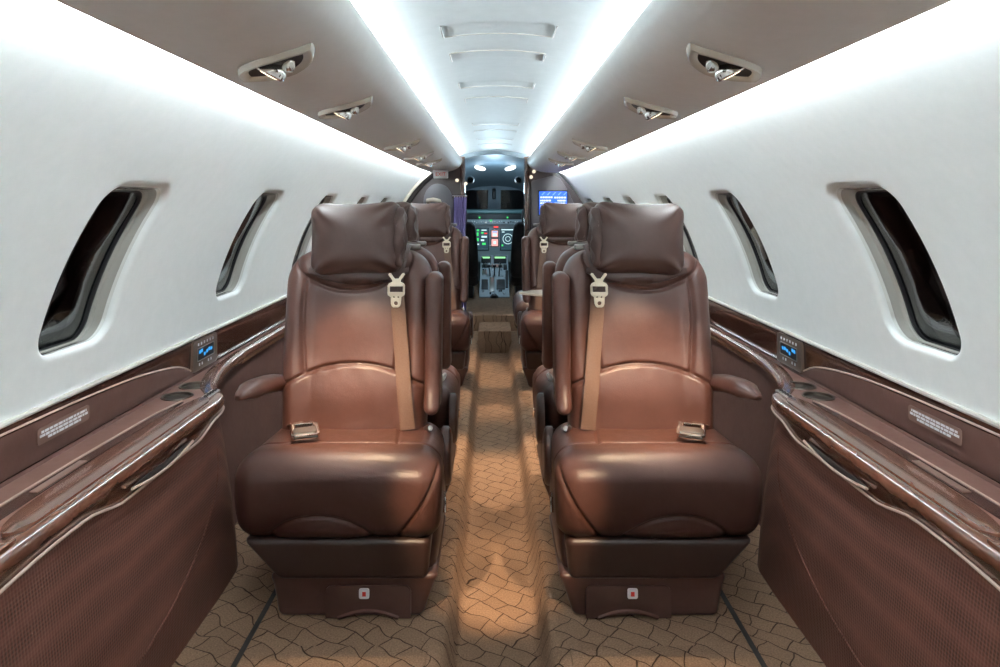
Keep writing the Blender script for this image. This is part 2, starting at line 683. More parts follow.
# overhead service panels: rolled soffits either side
PSU_PROF = [(0.44, 1.640), (0.345, 1.652), (0.318, 1.668), (0.306, 1.672), (0.299, 1.664), (0.298, 1.645), (0.303, 1.622), (0.318, 1.600),
            (0.345, 1.580), (0.385, 1.563), (0.44, 1.549), (0.50, 1.541), (0.56, 1.5385), (0.588, 1.5375), (0.599, 1.5349), (0.6040, 1.5346), (0.6052, 1.5362), (0.597, 1.553), (0.55, 1.588)]


def psu_z(x):
    x = abs(x)
    p = [(a, b) for a, b in PSU_PROF[7:15]]
    for (a, b), (c, d) in zip(p, p[1:]):
        if a <= x <= c:
            return b + (d - b) * (x - a) / (c - a)
    return p[-1][1]


for s, nm in ((-1, 'soffit_panel'), (1, 'soffit_panel')):
    mb = MB()
    rows = []
    for i in range(37):
        y = Y_BACK + (6.12 - Y_BACK) * i / 36
        rows.append([(s * (0.3 + (x - 0.3) * taper(y) if x > 0.3 else x), y, z) for x, z in PSU_PROF])
    mb.grid(rows)
    # end cap
    e = rows[-1]
    mb.add([tuple(p) for p in e], [tuple(range(len(e)))])
    o = mb.build('ceiling_soffit', 'psu', sharp=50, kind='structure')

# light strips: two in the upper coves (on the soffit's top), two along the soffits' outer edges
for s in (-1, 1):
    mb = MB()
    mb.box(min(s * .365, s * .42), max(s * .365, s * .42), Y_BACK + .05, 6.05, 1.6525, 1.6575)
    o = mb.build('light_strip', 'led_up')
    tag(o, 'long white light strip in the upper cove along the ceiling, %s of the aisle' % ('left' if s < 0 else 'right'), 'light', 'cabin cove light strips')
    mb = MB()
    rows = []
    for i in range(38):
        y = Y_BACK + .05 + (6.05 - Y_BACK - .05) * i / 37
        t = taper(y)
        f = lambda x: s * (0.3 + (x - 0.3) * t)
        rows.append([(f(.6057), y, 1.5362), (f(.6163), y, 1.5508), (f(.6153), y, 1.5515), (f(.6047), y, 1.5369)])
    mb.grid(rows, close_v=True)
    o = mb.build('light_strip', 'led_low')
    tag(o, 'thin white light strip where the %s wall meets the overhead soffit' % ('left' if s < 0 else 'right'), 'light', 'cabin cove light strips')

# floor: carpeted seating decks and a sunken aisle
FP = [(-1.08, RF), (-.170, RF), (-.150, RF - .003), (-.139, RF - .014), (-.128, .05), (-.118, .015), (-.106, .002), (-.095, 0)]
FP = FP + [(-x, z) for x, z in reversed(FP)]
mb = MB()
mb.grid([[(x, Y_BACK + (5.62 - Y_BACK) * i / 40, z) for x, z in FP] for i in range(41)])
mb.build('floor', 'carpet', sharp=60, kind='structure')
# seating decks run on beside the step
for s in (-1, 1):
    mb = MB()
    mb.box(min(s * .14, s * 1.05), max(s * .14, s * 1.05), 5.615, Y_FRONT, -.02, RF)
    mb.build('floor_deck', 'carpet', kind='structure')
mb = MB()
mb.box(-.14, .14, 5.61, 6.06, 0, .185)
mb.build('floor_step', 'carpet', bevel=.012, kind='structure')
mb = MB()
mb.box(-.60, .60, 6.05, 9.0, .0, .245)
mb.build('floor_cockpit', 'carpet', bevel=.012, kind='structure')
# seat tracks: dark slots in the decks
for s in (-1, 1):
    mb = MB()
    mb.box(s * .665 - .007, s * .665 + .007, -1.0, 6.0, RF - .01, RF + .002)
    mb.build('trim_track', 'dark', kind='structure')
# inset carpet access covers in the decks
for s in (-1, 1):
    for (y0, y1) in ((0.9, 1.745), (3.06, 3.60)):
        mb = MB()
        mb.box(min(s * .185, s * .535), max(s * .185, s * .535), y0, y1, RF - .005, RF + .005)
        mb.build('floor_hatch', 'carpet', bevel=.004, kind='structure')

# lower side panels under the ledges, and the band of wood above them
for s, nm in ((-1, 'left'), (1, 'right')):
    mb = MB()
    rows = []
    for i in range(30):
        y = Y_BACK + (Y_FRONT - Y_BACK) * i / 29
        t = taper(y)
        rows.append([(s * x * t, y, z) for x, z in ((1.062, .665), (1.045, .62), (1.04, .45), (1.01, .28), (.965, .16), (.94, RF - .02))])
    mb.grid(rows)
    mb.build('wall_lower_' + nm, 'leather_panel', sharp=60, kind='structure')
    mb = MB()
    rows = []
    for i in range(40):
        y = Y_BACK + (Y_FRONT - Y_BACK) * i / 39
        t = taper(y)
        g = lambda x: s * (0.3 + (x - 0.3) * t)
        rows.append([(g(x), y, z) for x, z in ((1.075, .64), (1.066, .655), (1.063, .70), (1.061, .75), (1.060, .775), (1.063, .784), (1.075, .786))])
    mb.grid(rows)
    mb.build('trim_band_' + nm, 'wood_dark', sharp=50, kind='structure')
    mb = MB()
    pts = []
    for i in range(60):
        y = Y_BACK + (Y_FRONT - Y_BACK) * i / 59
        pts.append((s * (0.3 + (1.058 - 0.3) * taper(y)), y, .790))
    mb.tube(pts, .0070, 8)
    mb.build('trim_bead_' + nm, 'ivory', kind='structure')

# aft wall behind the camera
mb = MB()
mb.box(-1.12, 1.12, Y_BACK - .05, Y_BACK, -.05, 1.80)
mb.build('wall_back', 'psu', kind='structure')

# ------------------------------------------------------------------ seats
def seat_parts(root):
    """one reclining seat; local +x is the aisle side, the front looks to -y, z = 0 is the deck"""
    # --- pedestal
    mb = MB()

    def d_base(P, N):
        t = (P[:, 2] + .063) / .126
        x = P[:, 0].copy()
        x = np.where(x > 0, x * (1.10 + .22 * t ** 1.2), x * (1 + .05 * t))
        left_cut = np.where((P[:, 0] < -.10) & (P[:, 1] < .05), (1 - t) * .012 * sm(-.10, -.2, P[:, 0]), 0)
        y = P[:, 1] + .05 * 0 + .012 * (1 - t) * 0 - .012 * sm(.6, 1.0, t) * sm(0, -.1, P[:, 1])
        return np.stack([x + left_cut, y, P[:, 2]], 1)
    mb.rbox((0, .055, .064), (.20, .185, .064), .018, d_base, .02, 4)
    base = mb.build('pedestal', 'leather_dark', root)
    # drawer in the pedestal front, with an arched finger pull and a small tag
    yb = -.1345
    ol = []
    x0, x1, z1, r = -.052, .186, .094, .018
    ol.append((x0, .004))
    for i in range(7):
        th = PI - PI / 2 * i / 6
        ol.append((x0 + r + r * math.cos(th), z1 - r + r * math.sin(th)))
    for i in range(7):
        th = PI / 2 - PI / 2 * i / 6
        ol.append((x1 - r + r * math.cos(th), z1 - r + r * math.sin(th)))
    ol.append((x1, .004))
    for i in range(13):
        u = i / 12
        ol.append((x1 - .035 - u * (x1 - x0 - .07), .004 + .020 * math.sin(PI * u)))
    mb = MB()
    mb.prism([ol], 0, .006, lambda p: (p[0], yb - p[2], p[1]))
    dr = mb.build('drawer_front', 'leather_dark', base, bevel=.002)
    mb = MB()
    mb.tube([(p[0], yb - .004, p[1] + .001) for p in ol[-13:]], .004, 6, flat=(1.0, 1.6))
    mb.build('finger_pull', 'leather', dr)
    mb = MB()
    cx, cz, a = .056, .074, .0145
    sq = [(cx + a * math.copysign(abs(math.cos(t)) ** .35, math.cos(t)), cz + a * math.copysign(abs(math.sin(t)) ** .35, math.sin(t))) for t in np.linspace(0, 2 * PI, 33)[:-1]]
    mb.prism([sq], .0055, .0085, lambda p: (p[0], yb - p[2], p[1]))
    tg = mb.build('button', 'white', dr)
    mb = MB()
    mb.box(cx - .005, cx + .005, yb - .0098, yb - .008, cz - .007, cz + .005)
    mb.build('red_mark', 'red', tg)

    # --- shroud between cushion and pedestal
    mb = MB()

    def d_skirt(P, N):
        t = (P[:, 2] + .06) / .12
        x = np.where(P[:, 0] < 0, P[:, 0] * (.78 + .42 * t), P[:, 0] * (1.0 + .05 * t))
        y = np.where(P[:, 1] < 0, P[:, 1] * (.92 + .10 * t), P[:, 1])
        return np.stack([x, y, P[:, 2]], 1)
    mb.rbox((.0, .035, .175), (.232, .20, .062), .02, d_skirt, .03, 3)
    mb.build('lower_shroud', 'leather_shaded', root)
    # aisle-side shroud rising from the pedestal
    mb = MB()
    rows = []
    for i in range(13):
        u = i / 12
        z = .015 + .29 * u
        bulge = .012 * math.sin(PI * u)
        yf = -.125 + .07 * u ** 1.5
        xo = .226 + .034 * u ** .7 + bulge
        xi = .17 + .03 * u
        ring = []
        for j in range(24):
            th = 2 * PI * j / 24
            cxm, cym = (xo + xi) / 2, (yf + .225) / 2
            hx, hy = (xo - xi) / 2, (.225 - yf) / 2
            c, sn = math.cos(th), math.sin(th)
            ring.append((cxm + hx * math.copysign(abs(c) ** .5, c), cym + hy * math.copysign(abs(sn) ** .5, sn), z))
        rows.append(ring)
    mb.grid(rows, close_v=True)
    mb.add(rows[-1], [tuple(range(24))])
    sh = mb.build('side_shroud', 'leather_dark', root, sharp=60)
    mb = MB()
    tr = []
    for k in range(10):
        u = .12 + .86 * k / 9
        tr.append((.226 + .034 * u ** .7 + .012 * math.sin(PI * u) + .001 - .014, -.125 + .07 * u ** 1.5 + .018, .015 + .29 * u))
    mb.tube(tr, .004, 6)
    mb.build('metal_trim', 'chrome', sh)
    mb = MB()
    mb.lathe([(.009, 0), (.009, .012), (.006, .015), (0, .015)], 12, (.262, -.03, .30), 'x')
    mb.tube([(.272, -.03, .30), (.274, -.045, .285), (.274, -.060, .262)], [.004, .0045, .005], 8)
    mb.build('recline_lever', 'chrome', root)

    mb = MB()
    rows = []
    for (f_, xx) in ((1.0, .250), (1.0, .268), (.93, .276), (.75, .280), (.4, .281)):
        rows.append([(xx, .185 + .062 * f_ * math.cos(a_), .335 + .095 * f_ * math.sin(a_)) for a_ in np.linspace(0, 2 * PI, 33)[:-1]])
    mb.grid(rows, close_v=True)
    mb.add(rows[-1], [tuple(range(32))])
    mb.build('hinge_cover', 'leather_dark', root, sharp=60)

    # --- seat cushion
    mb = MB()
    hx, hy, hz = .292, .200, .128

    def d_cush(P, N):
        x, y, z = P[:, 0].copy(), P[:, 1].copy(), P[:, 2].copy()
        u = (y + hy) / (2 * hy)
        t = (z + hz) / (2 * hz)
        front = sm(-.02, -hy, y)
        nx, ny, nz = N[:, 0], N[:, 1], N[:, 2]
        fw = np.clip(-ny, 0, 1)
        tw = np.clip(nz, 0, 1)
        disp = np.zeros(len(x))
        # front face: arc seam and corner seam
        arc = np.sqrt(((x + .047) / .150) ** 2 + ((z + .135) / .105) ** 2)
        disp += -.009 * fw * groove((arc - 1) * .11, .0048)
        disp += .010 * fw * sm(1.0, .6, arc)
        xs = .165 + .115 * sm(-.13, .12, z) ** .8
        disp += -.011 * fw * groove(x - xs, .005)
        disp += .004 * fw * sm(.0, .05, x - xs)
        # top: seam where the seat panel meets the roll, and the side seams of the panel
        ys = -.085 + .015 * (x / hx) ** 2
        disp += -.008 * tw * groove(y - ys, .005)
        disp += -.007 * tw * groove(np.abs(x) - (.165 - .03 * u), .005) * sm(-.12, -.06, y)
        # waterfall front roll stands a little proud, the sitting area dips
        disp += .004 * tw * sm(-.05, -.13, y)
        disp += -.012 * tw * np.exp(-(x / .17) ** 2) * sm(-.10, .05, y)
        x2 = x + nx * disp
        y2 = y + ny * disp
        z2 = z + nz * disp
        x2 *= 1 - .075 * u
        x2 *= 1 - .025 * (1 - t) ** 2
        y2 -= .030 * front * np.sin(np.clip(t, 0, 1) * PI) ** .8
        y2 += .035 * front * (1 - t) ** 2
        z2 -= .012 * u * sm(.2, 1, t)
        z2 -= .012 * (np.abs(x) / hx) ** 3 * t
        return np.stack([x2, y2, z2], 1)
    mb.rbox((-.014, .015, .344), (hx, hy, hz), .068, d_cush, .0044, 14)
    mb.build('seat_cushion', 'leather', root, sharp=180)

    # --- backrest
    zb, zt = .40, 1.015
    hz = (zt - zb) / 2
    hx = .240

    def lean(z):
        return .150 + (z - .42) * .205

    def d_back(P, N):
        x, y, z = P[:, 0].copy(), P[:, 1].copy(), P[:, 2].copy()
        ny = N[:, 1]
        fw = np.clip(-ny, 0, 1) ** .7
        zz = z + (zb + zt) / 2
        ax = np.abs(x)
        disp = np.zeros(len(x))
        # seams
        zl = .650 - .050 * (x / .2) ** 2
        disp -= .013 * fw * groove(zz - zl, .0055)
        side = sm(.645, .66, zz - (-.05 * (x / .2) ** 2)) * sm(.93, .90, zz)
        for xs, sgn in ((-.160, -1), (.132, 1)):
            xc = xs + sgn * .012 * np.sin((zz - .65) * 9)
            disp -= .014 * fw * groove(x - xc, .0055) * side
        zy = .875 + .085 * (np.abs(x + .02) / .2) ** 2.2
        disp -= .011 * fw * groove(zz - zy, .0055)
        # padding
        disp += .018 * fw * np.exp(-((zz - .56) / .09) ** 2) * (1 - (ax / .26) ** 4)
        disp += .020 * fw * sm(.13, .20, ax) * sm(1.0, .9, zz)
        disp += .010 * fw * np.exp(-((zz - .78) / .10) ** 2) * np.exp(-(x / .12) ** 2)
        disp += .010 * fw * sm(.0, .03, zz - zy)
        # slight puckers beside the seams
        disp += .0008 * fw * np.sin(x * 95 + 2 * np.sin(zz * 30)) * groove(zz - zl, .022)
        y2 = y - disp
        # rounded shoulders
        rc = .115
        zc = zt - rc
        over = np.clip((zz - zc) / rc, 0, 1)
        lim = hx - rc + rc * np.sqrt(np.clip(1 - over ** 2, 0, 1))
        x2 = x * (lim / hx)
        x2 *= .955 + .045 * sm(.42, .70, zz)
        th = 1 - .18 * sm(.85, 1.0, zz)
        y2 = y2 * th + lean(zz)
        return np.stack([x2 - .028, y2, zz], 1)
    mb.rbox((0, 0, 0), (hx, .062, hz), .05, d_back, .0044, 11)
    mb.build('backrest', 'leather', root, sharp=180)

    # --- headrest pillow
    mb = MB()
    a, b_, c = .150, .062, .116

    def d_pil(P, N):
        u, w = P[:, 0] / a, P[:, 2] / c
        e = np.maximum(np.abs(u), np.abs(w))
        y = P[:, 1] * (1 - .42 * e ** 5) * (1 + .12 * np.cos(u * 1.5) * np.cos(w * 1.5))
        x = P[:, 0] * (1 + .035 * w ** 2 - .02 * (1 - w ** 2))
        z = P[:, 2] * (1 + .05 * u ** 2) - .006 * np.cos(u * 1.6) * (w > 0)
        # soft creases running in from the corners
        k = np.zeros(len(u))
        for (cu, cw, ph) in ((1, 1, .3), (1, -1, 1.3), (-1, 1, 2.2), (-1, -1, .9)):
            du, dw = cu - u, cw - w
            rr = np.sqrt(du ** 2 + dw ** 2) + 1e-6
            ang = np.arctan2(dw * cw, du * cu)
            k += np.sin(ang * 9 + ph) * np.exp(-((rr - .45) / .35) ** 2)
        k += .6 * np.sin(w * 9 + 1.5 * np.sin(u * 3)) * sm(.55, 1.0, u)
        y = y + np.sign(P[:, 1]) * .0045 * k
        rot = .03
        return np.stack([x * math.cos(rot) - z * math.sin(rot), y + .10 * z, x * math.sin(rot) + z * math.cos(rot)], 1)
    mb.rbox((-.032, .196, 1.048), (a, b_, c), .052, d_pil, .0075, 8)
    pil = mb.build('headrest_pillow', 'leather_cool', root, sharp=180)
    # gathered end of the pillow cover on the aisle side, and the loop at its top
    mb = MB()

    def d_ga(P, N):
        z, y = P[:, 2], P[:, 1]
        k = np.sin(z * 105 + 2.5 * np.sin(y * 60)) * .0025 + np.sin(z * 63 + y * 90) * .003
        return np.stack([P[:, 0] * (1 - 3.5 * np.abs(z)) + k * (P[:, 0] > 0) + .10 * z * z, y * (1 - 2.5 * np.abs(z)) + .10 * z + k * .6, z], 1)
    mb.rbox((.106, .200, 1.050), (.020, .056, .098), .018, d_ga, .006, 5)
    mb.build('gathered_end', 'leather_cool', pil, sharp=180)
    # neck band under the pillow
    mb = MB()
    rows = []
    for i in range(25):
        u = -1 + 2 * i / 24
        xx = -.025 + u * .165
        rows.append([(xx, lean(.95) - .068 - .010 * (1 - u * u), .950), (xx, lean(.92) - .076 - .014 * (1 - u * u), .925 + .012 * u * u),
                     (xx, lean(.90) - .072 - .010 * (1 - u * u), .900 + .035 * u * u), (xx, lean(.89) - .050, .888 + .045 * u * u)])
    mb.grid(rows)
    mb.build('neck_band', 'leather_dark', root, sharp=60)

    # --- aisle armrest, stowed upright beside the backrest
    mb = MB()

    def d_arm(P, N):
        z = P[:, 2]
        t = (z + .215) / .43
        x = P[:, 0] * (.92 + .10 * t)
        y = P[:, 1] * (1.05 - .10 * t) + .10 * (z) * 1.4 - .030 * sm(.22, 0, t)
        return np.stack([x, y, z], 1)
    mb.rbox((.2245, .150, .722), (.0275, .052, .215), .026, d_arm, .02, 6)
    mb.build('aisle_armrest', 'leather', root, sharp=180)
    # --- window-side armrest
    pts, rad = [], []
    for i in range(18):
        u = i / 17
        pts.append((-.262 - .060 * u ** 1.3, .27 - .345 * u, .545 + .062 * math.sin(PI * min(u * .62, 1)) - .004 * u))
        rad.append(.040 + .005 * math.sin(PI * u))
    rad[-1], rad[-2], rad[-3] = .012, .024, .032
    mb = MB()
    mb.tube(pts, rad, 14, flat=(.95, .62), up=(0, 0, 1))
    wa = mb.build('window_armrest', 'leather', root, sharp=70)
    mb = MB()
    mb.rbox((-.250, .26, .50), (.018, .05, .05), .02, None, .02, 4)
    mb.build('armrest_bracket', 'leather_dark', wa)

    # --- shoulder belt
    yF = lambda z: lean(z) - .062
    mb = MB()
    path = []
    for i in range(22):
        u = i / 21
        z = .865 - (.865 - .462) * u
        x = .106 + .046 * u
        y = yF(z) - .027 - .020 * math.exp(-((z - .56) / .09) ** 2) * .75 - .006
        path.append((x, y, z))
    mb.tube(path, .023, 12, flat=(1.0, .10), up=(0, -1, 0))
    st = mb.build('shoulder_belt', 'belt', root, sharp=60)
    # buckle-like fitting with two prongs and a round eye
    fx, fz = .104, .888
    fy = yF(fz) - .036

    def plate(loops, d0, d1, nm, mat, par):
        m_ = MB()
        m_.prism(loops, d0, d1, lambda p: (fx + p[0], fy - p[2] + .18 * p[1], fz + p[1]))
        return m_.build(nm, mat, par, bevel=.0012)
    circ = lambda cx_, cz_, r_, n_=16: [(cx_ + r_ * math.cos(2 * PI * i / n_), cz_ + r_ * math.sin(2 * PI * i / n_)) for i in range(n_)]
    half = [(.008, -.060), (.013, -.056), (.016, -.048), (.017, -.028), (.026, -.022), (.028, -.016), (.028, .008), (.024, .015), (.013, .020),
            (.014, .026), (.027, .043), (.024, .048), (.018, .047), (.006, .030)]
    outl = half + [(-a_, b_) for a_, b_ in reversed(half)]
    slot = [(-.021, -.012), (.021, -.012), (.021, .006), (-.021, .006)]
    plate([outl, slot, circ(0, -.047, .0065), circ(-.007, -.028, .0032, 8), circ(.007, -.028, .0032, 8)], 0, .006, 'belt_fitting', 'champagne', st)
    # belt going on over the shoulder
    mb = MB()
    pth = [(.104, fy + .012, .905), (.104, yF(.95) - .020, .945), (.112, yF(.985) + .000, .985), (.118, lean(1.0) - .01, 1.020), (.12, lean(1.0) + .035, 1.022)]
    mb.tube(pth, .021, 10, flat=(1.0, .10), up=(0, -1, .3))
    mb.build('upper_strap', 'leather_dark', st, sharp=60)
    # guide on the shoulder
    mb = MB()
    mb.rbox((.128, lean(1.0) + .012, 1.012), (.040, .014, .009), .006, None, .02, 3)
    mb.build('belt_guide', 'nickel', root)
    # --- lap belt across the back of the cushion with its buckle
    mb = MB()
    mb.tube([(-.212, .085, .470), (-.190, .055, .484), (-.172, .030, .4855), (-.160, .010, .4835)], .021, 10, flat=(1.0, .12), up=(0, 0, 1))
    lb = mb.build('lap_belt', 'belt', root, sharp=60)
    mb = MB()
    rot = math.radians(20)

    def bplace(p):
        x, y = p[0], p[1]
        x, y = x * 1.35, y * 1.35
        return (-.142 + x * math.cos(rot) - y * math.sin(rot), -.030 + x * math.sin(rot) + y * math.cos(rot), .4835 + p[2] + .08 * y)

    def rr(hx_, hy_, r_, ox=0, oy=0):
        return [(ox + sx * (hx_ - r_) + r_ * math.cos(math.radians(a0 + 15 * k)), oy + sy * (hy_ - r_) + r_ * math.sin(math.radians(a0 + 15 * k)))
                for sx, sy, a0 in ((1, 1, 0), (-1, 1, 90), (-1, -1, 180), (1, -1, 270)) for k in range(7)]
    mb.prism([rr(.030, .036, .010), rr(.020, .009, .004, 0, .018)], 0, .013, bplace)
    bk = mb.build('buckle', 'chrome', lb, bevel=.002)
    mb = MB()
    mb.prism([rr(.024, .014, .006, 0, -.016)], .0125, .018, bplace)
    mb.build('buckle_flap', 'nickel', bk, bevel=.002)
    mb = MB()
    mb.prism([rr(.025, .0015, .001, 0, -.0365)], .004, .008, bplace)
    mb.build('buckle_slot', 'black', bk)
    # socket for the belt on the aisle side
    mb = MB()
    mb.tube([(.205, .095, .452), (.215, .072, .462), (.222, .052, .470)], [.010, .011, .008], 8)
    mb.build('belt_socket', 'nickel', root)


def make_seat(side):
    global MIRX
    MIRX = 1.0 if side < 0 else -1.0
    r = empty('cabin_seat')
    seat_parts(r)
    MIRX = 1.0
    return r


XS = .430
seat_l = make_seat(-1)       # aisle to its own +x
seat_r = make_seat(1)
G = 'cabin seats'
rows_ = [
    (seat_l, False, -1, 2.0, 0, 'large brown leather seat facing us, nearest on the left, beside the left-hand console'),
    (seat_r, False, 1, 2.0, 0, 'large brown leather seat facing us, nearest on the right, beside the right-hand console'),
    (seat_r, True, -1, 2.75, PI, 'forward-facing brown seat hidden back to back behind the nearest left seat'),
    (seat_l, True, 1, 2.75, PI, 'forward-facing brown seat hidden back to back behind the nearest right seat'),
    (seat_l, True, -1, 4.32, 0, 'smaller-looking brown seat facing us farther up on the left, near the lilac curtain'),
    (seat_r, True, 1, 4.32, 0, 'smaller-looking brown seat facing us farther up on the right, below the blue screen'),
]
for src, cp, s, y, rz, lab in rows_:
    o = copy_tree(src) if cp else src
    o.location = (s * XS, y, RF)
    o.rotation_euler = (0, 0, rz)
    tag(o, lab, 'seat', G)

# ------------------------------------------------------------------ side consoles
ZT = .657      # top of the consoles and ledges


def smooth_path(ctrl, n):
    """catmull-rom through 2-D control points"""
    P = [ctrl[0]] + ctrl + [ctrl[-1]]
    out = []
    segs = len(ctrl) - 1
    for k in range(n + 1):
        f = k / n * segs
        i = min(int(f), segs - 1)
        t = f - i
        p0, p1, p2, p3 = P[i], P[i + 1], P[i + 2], P[i + 3]
        out.append(tuple(.5 * ((2 * b) + (-a + c) * t + (2 * a - 5 * b + 4 * c - d) * t * t + (-a + 3 * b - 3 * c + d) * t ** 3) for a, b, c, d in zip(p0, p1, p2, p3)))
    return out


# plan of the front edge, from behind the camera to where it melts into the wall rail (x = distance from centre line)
EDGE = [(.850, -.30 + .24 * i) for i in range(10)] + [(.850, 1.98), (.854, 2.05), (.868, 2.11), (.895, 2.155), (.930, 2.21), (.962, 2.30), (.992, 2.42), (1.015, 2.56), (1.028, 2.72)]
EDGE = smooth_path(EDGE, 120)


def fascia_bottom(y):
    """wavy lower edge of the wood fascia, dipping around the table pull"""
    return .614 - .027 * float(sm(1.36, 1.52, y) * (1 - sm(1.88, 2.02, y))) + .004 * float(sm(2.05, 2.2, y)) - .03 * float(1 - sm(.85, 1.3, y))


def make_console(side):
    global MIRX
    MIRX = 1.0 if side > 0 else -1.0
    root = empty('side_console', (0, 0, 0))
    i_end = max(i for i, p in enumerate(EDGE) if p[1] < 2.15)

    def norm(i):
        a, b = EDGE[max(i - 1, 0)], EDGE[min(i + 1, len(EDGE) - 1)]
        t = Vector((b[0] - a[0], b[1] - a[1])).normalized()
        return Vector((-t.y, t.x))       # towards the aisle
    # woven body: front face, rounding into the end
    body_path = [(p[0] + .012, p[1]) for p in EDGE if p[1] < 2.02] + [(.866, 2.05), (.873, 2.085), (.892, 2.115), (.925, 2.130), (.985, 2.136), (1.045, 2.138)]
    mb = MB()
    rows = []
    for (x, y) in body_path:
        fb = fascia_bottom(min(y, 2.06)) if x < .9 else fascia_bottom(2.06)
        lean_ = max(0, 1 - abs(y - 1.2) / 3)
        rows.append([(x - .042 * (1 - t) - .008 * math.sin(PI * t), y + .05 * (1 - t) * (x > .864),  RF + .001 + (fb + .006 - RF) * t) for t in [j / 10 for j in range(11)]])
    mb.grid(rows)
    # end
    mb.build('woven_body', 'weave', root, sharp=80)
    # raised arc seam pressed into the woven face
    mb = MB()
    arc = [(1.36 + .66 * math.cos(t), .52 - .32 * math.sin(t)) for t in np.linspace(0, PI * .66, 44)]
    xb = lambda z: .862 - .042 * (1 - (z - RF) / .50) - .008 * math.sin(PI * (z - RF) / .50)
    mb.tube([(xb(z) + .0008, y, z) for y, z in arc], .0030, 6)
    mb.build('pressed_seam', 'weave', root)
    # wood fascia with a bullnose top
    mb = MB()
    rows = []
    for i, (x, y) in enumerate(EDGE):
        n = norm(i)
        fb = fascia_bottom(y)
        prof = [(-.052, ZT + .0005), (-.030, ZT + .0045), (-.012, ZT + .004), (-.002, ZT - .001), (.004, ZT - .010), (.005, ZT - .020), (.001, ZT - .030), (-.003, max(fb, ZT - .2)), (-.020, fb - .002)]
        rows.append([(x + n.x * o, y + n.y * o, z) for o, z in prof])
    mb.grid(rows)
    mb.build('wood_fascia', 'wood', root, sharp=60)
    # bright bead along the fascia's lower edge
    mb = MB()
    bead = []
    for i, (x, y) in enumerate(EDGE):
        if y > 2.13 and x > .89:
            break
        n = norm(i)
        bead.append((x + n.x * .001, y + n.y * .001, fascia_bottom(y) - .001))
    mb.tube(bead, .0033, 8)
    mb.build('edge_bead', 'piping', root)
    # recessed table pull under the fascia
    mb = MB()
    rec = []
    for i in range(25):
        u = i / 24
        y = 1.53 + .31 * u
        rec.append((.8475, y, .606 - .008 * math.sin(PI * u)))
    mb.tube(rec, [.001 + .009 * math.sin(PI * i / 24) ** .6 for i in range(25)], 8, flat=(.35, 1.0))
    pull = mb.build('table_pull_recess', 'dark', root)
    mb = MB()
    mb.tube([(.8425, p[1], p[2] - .008 * math.sin(PI * i / 24)) for i, p in enumerate(rec)], .0035, 6)
    mb.build('table_pull', 'piping', pull)
    # worktop with two cup wells
    outer = [(p[0] + .045, p[1]) for p in EDGE]
    outer = [q for q in outer if q[0] < 1.055] + [(1.066, 2.74), (1.066, -.30)]
    cups = [(1.002, 2.085), (1.002, 2.205)]
    rc = .0435
    hole = lambda c: [(c[0] + rc * math.cos(2 * PI * i / 36), c[1] + rc * math.sin(2 * PI * i / 36)) for i in range(36)]
    mb = MB()
    mb.prism([outer] + [hole(c) for c in cups], ZT - .012, ZT)
    top = mb.build('worktop', 'leather_top', root, sharp=40)
    for c in cups:
        mb = MB()
        mb.lathe([(0, ZT - .085), (rc - .006, ZT - .085), (rc - .003, ZT - .080), (rc - .003, ZT - .004), (rc - .002, ZT + .003), (rc + .0035, ZT + .0035), (rc + .0045, ZT + .0005), (rc + .001, ZT - .004)], 40, (c[0], c[1], 0))
        mb.build('cup_holder', 'cup', root, sharp=50)
    # glossy wood lid of the stowed table, set into the top beside the fascia
    lid = smooth_path([(.872, 1.22), (.872, 1.60), (.872, 1.96), (.880, 2.03), (.905, 2.06), (.925, 2.02), (.940, 1.90), (.946, 1.60), (.940, 1.34), (.925, 1.24), (.900, 1.205), (.872, 1.22)], 70)[:-1]
    mb = MB()
    mb.prism([lid], ZT - .001, ZT + .008)
    mb.build('table_lid', 'wood', root, bevel=.003)
    # dark wood strip inboard of a pale piping line
    strip = smooth_path([(.952, 1.18), (.958, 1.60), (.950, 1.98), (.958, 2.00), (.972, 1.88), (.985, 1.60), (.988, 1.30), (.984, 1.18)], 60)
    mb = MB()
    mb.prism([strip], ZT - .001, ZT + .003)
    sp = mb.build('inlay_strip', 'wood_dark', root)
    mb = MB()
    mb.tube([(x + .003, y, ZT + .003) for x, y in smooth_path([(.925, 1.10), (.990, 1.20), (.993, 1.35), (.990, 1.60), (.976, 1.90), (.958, 2.03)], 60)], .0024, 6)
    mb.build('piping', 'piping', sp)
    mb = MB()
    mb.rbox((.970, 1.47, ZT + .004), (.009, .085, .0015), .0012, None, .02, 2)
    mb.build('embossed_label', 'paperlabel', sp)
    # latch slot in the lid
    mb = MB()
    mb.rbox((.9465, 1.70, ZT + .0045), (.003, .022, .003), .002, None, .01, 2)
    mb.build('lid_latch', 'dark', sp)
    # seam where the next top panel begins
    mb = MB()
    mb.box(.86, 1.063, 1.176, 1.181, ZT - .002, ZT + .0012)
    mb.build('panel_gap', 'dark', root)
    # glossy wood cap over the near end of the fascia, and its dark finger hole
    mb = MB()
    capo = smooth_path([(.856, .10), (.856, .70), (.858, 1.14), (.872, 1.17), (.915, 1.165), (.945, 1.12), (.962, .95), (.966, .60), (.966, .10)], 60)
    mb.prism([capo], ZT - .001, ZT + .010)
    mb.build('end_cap', 'wood', root, bevel=.004)
    mb = MB()
    mb.lathe([(0, ZT + .0015), (.024, ZT + .0015), (.027, ZT + .003), (.030, ZT + .0002)], 28, (1.005, 1.05, 0))
    mb.build('finger_hole', 'dark', root)
    # switches near the far corner
    mb = MB()
    mb.rbox((.905, 2.10, ZT + .003), (.014, .046, .003), .003, None, .02, 2)
    sw = mb.build('switch_plate', 'nickel', root)
    for i in range(4):
        mb = MB()
        mb.rbox((.905, 2.068 + .021 * i, ZT + .007), (.006, .006, .0025), .002, None, .01, 2)
        mb.build('switch', 'dark', sw)
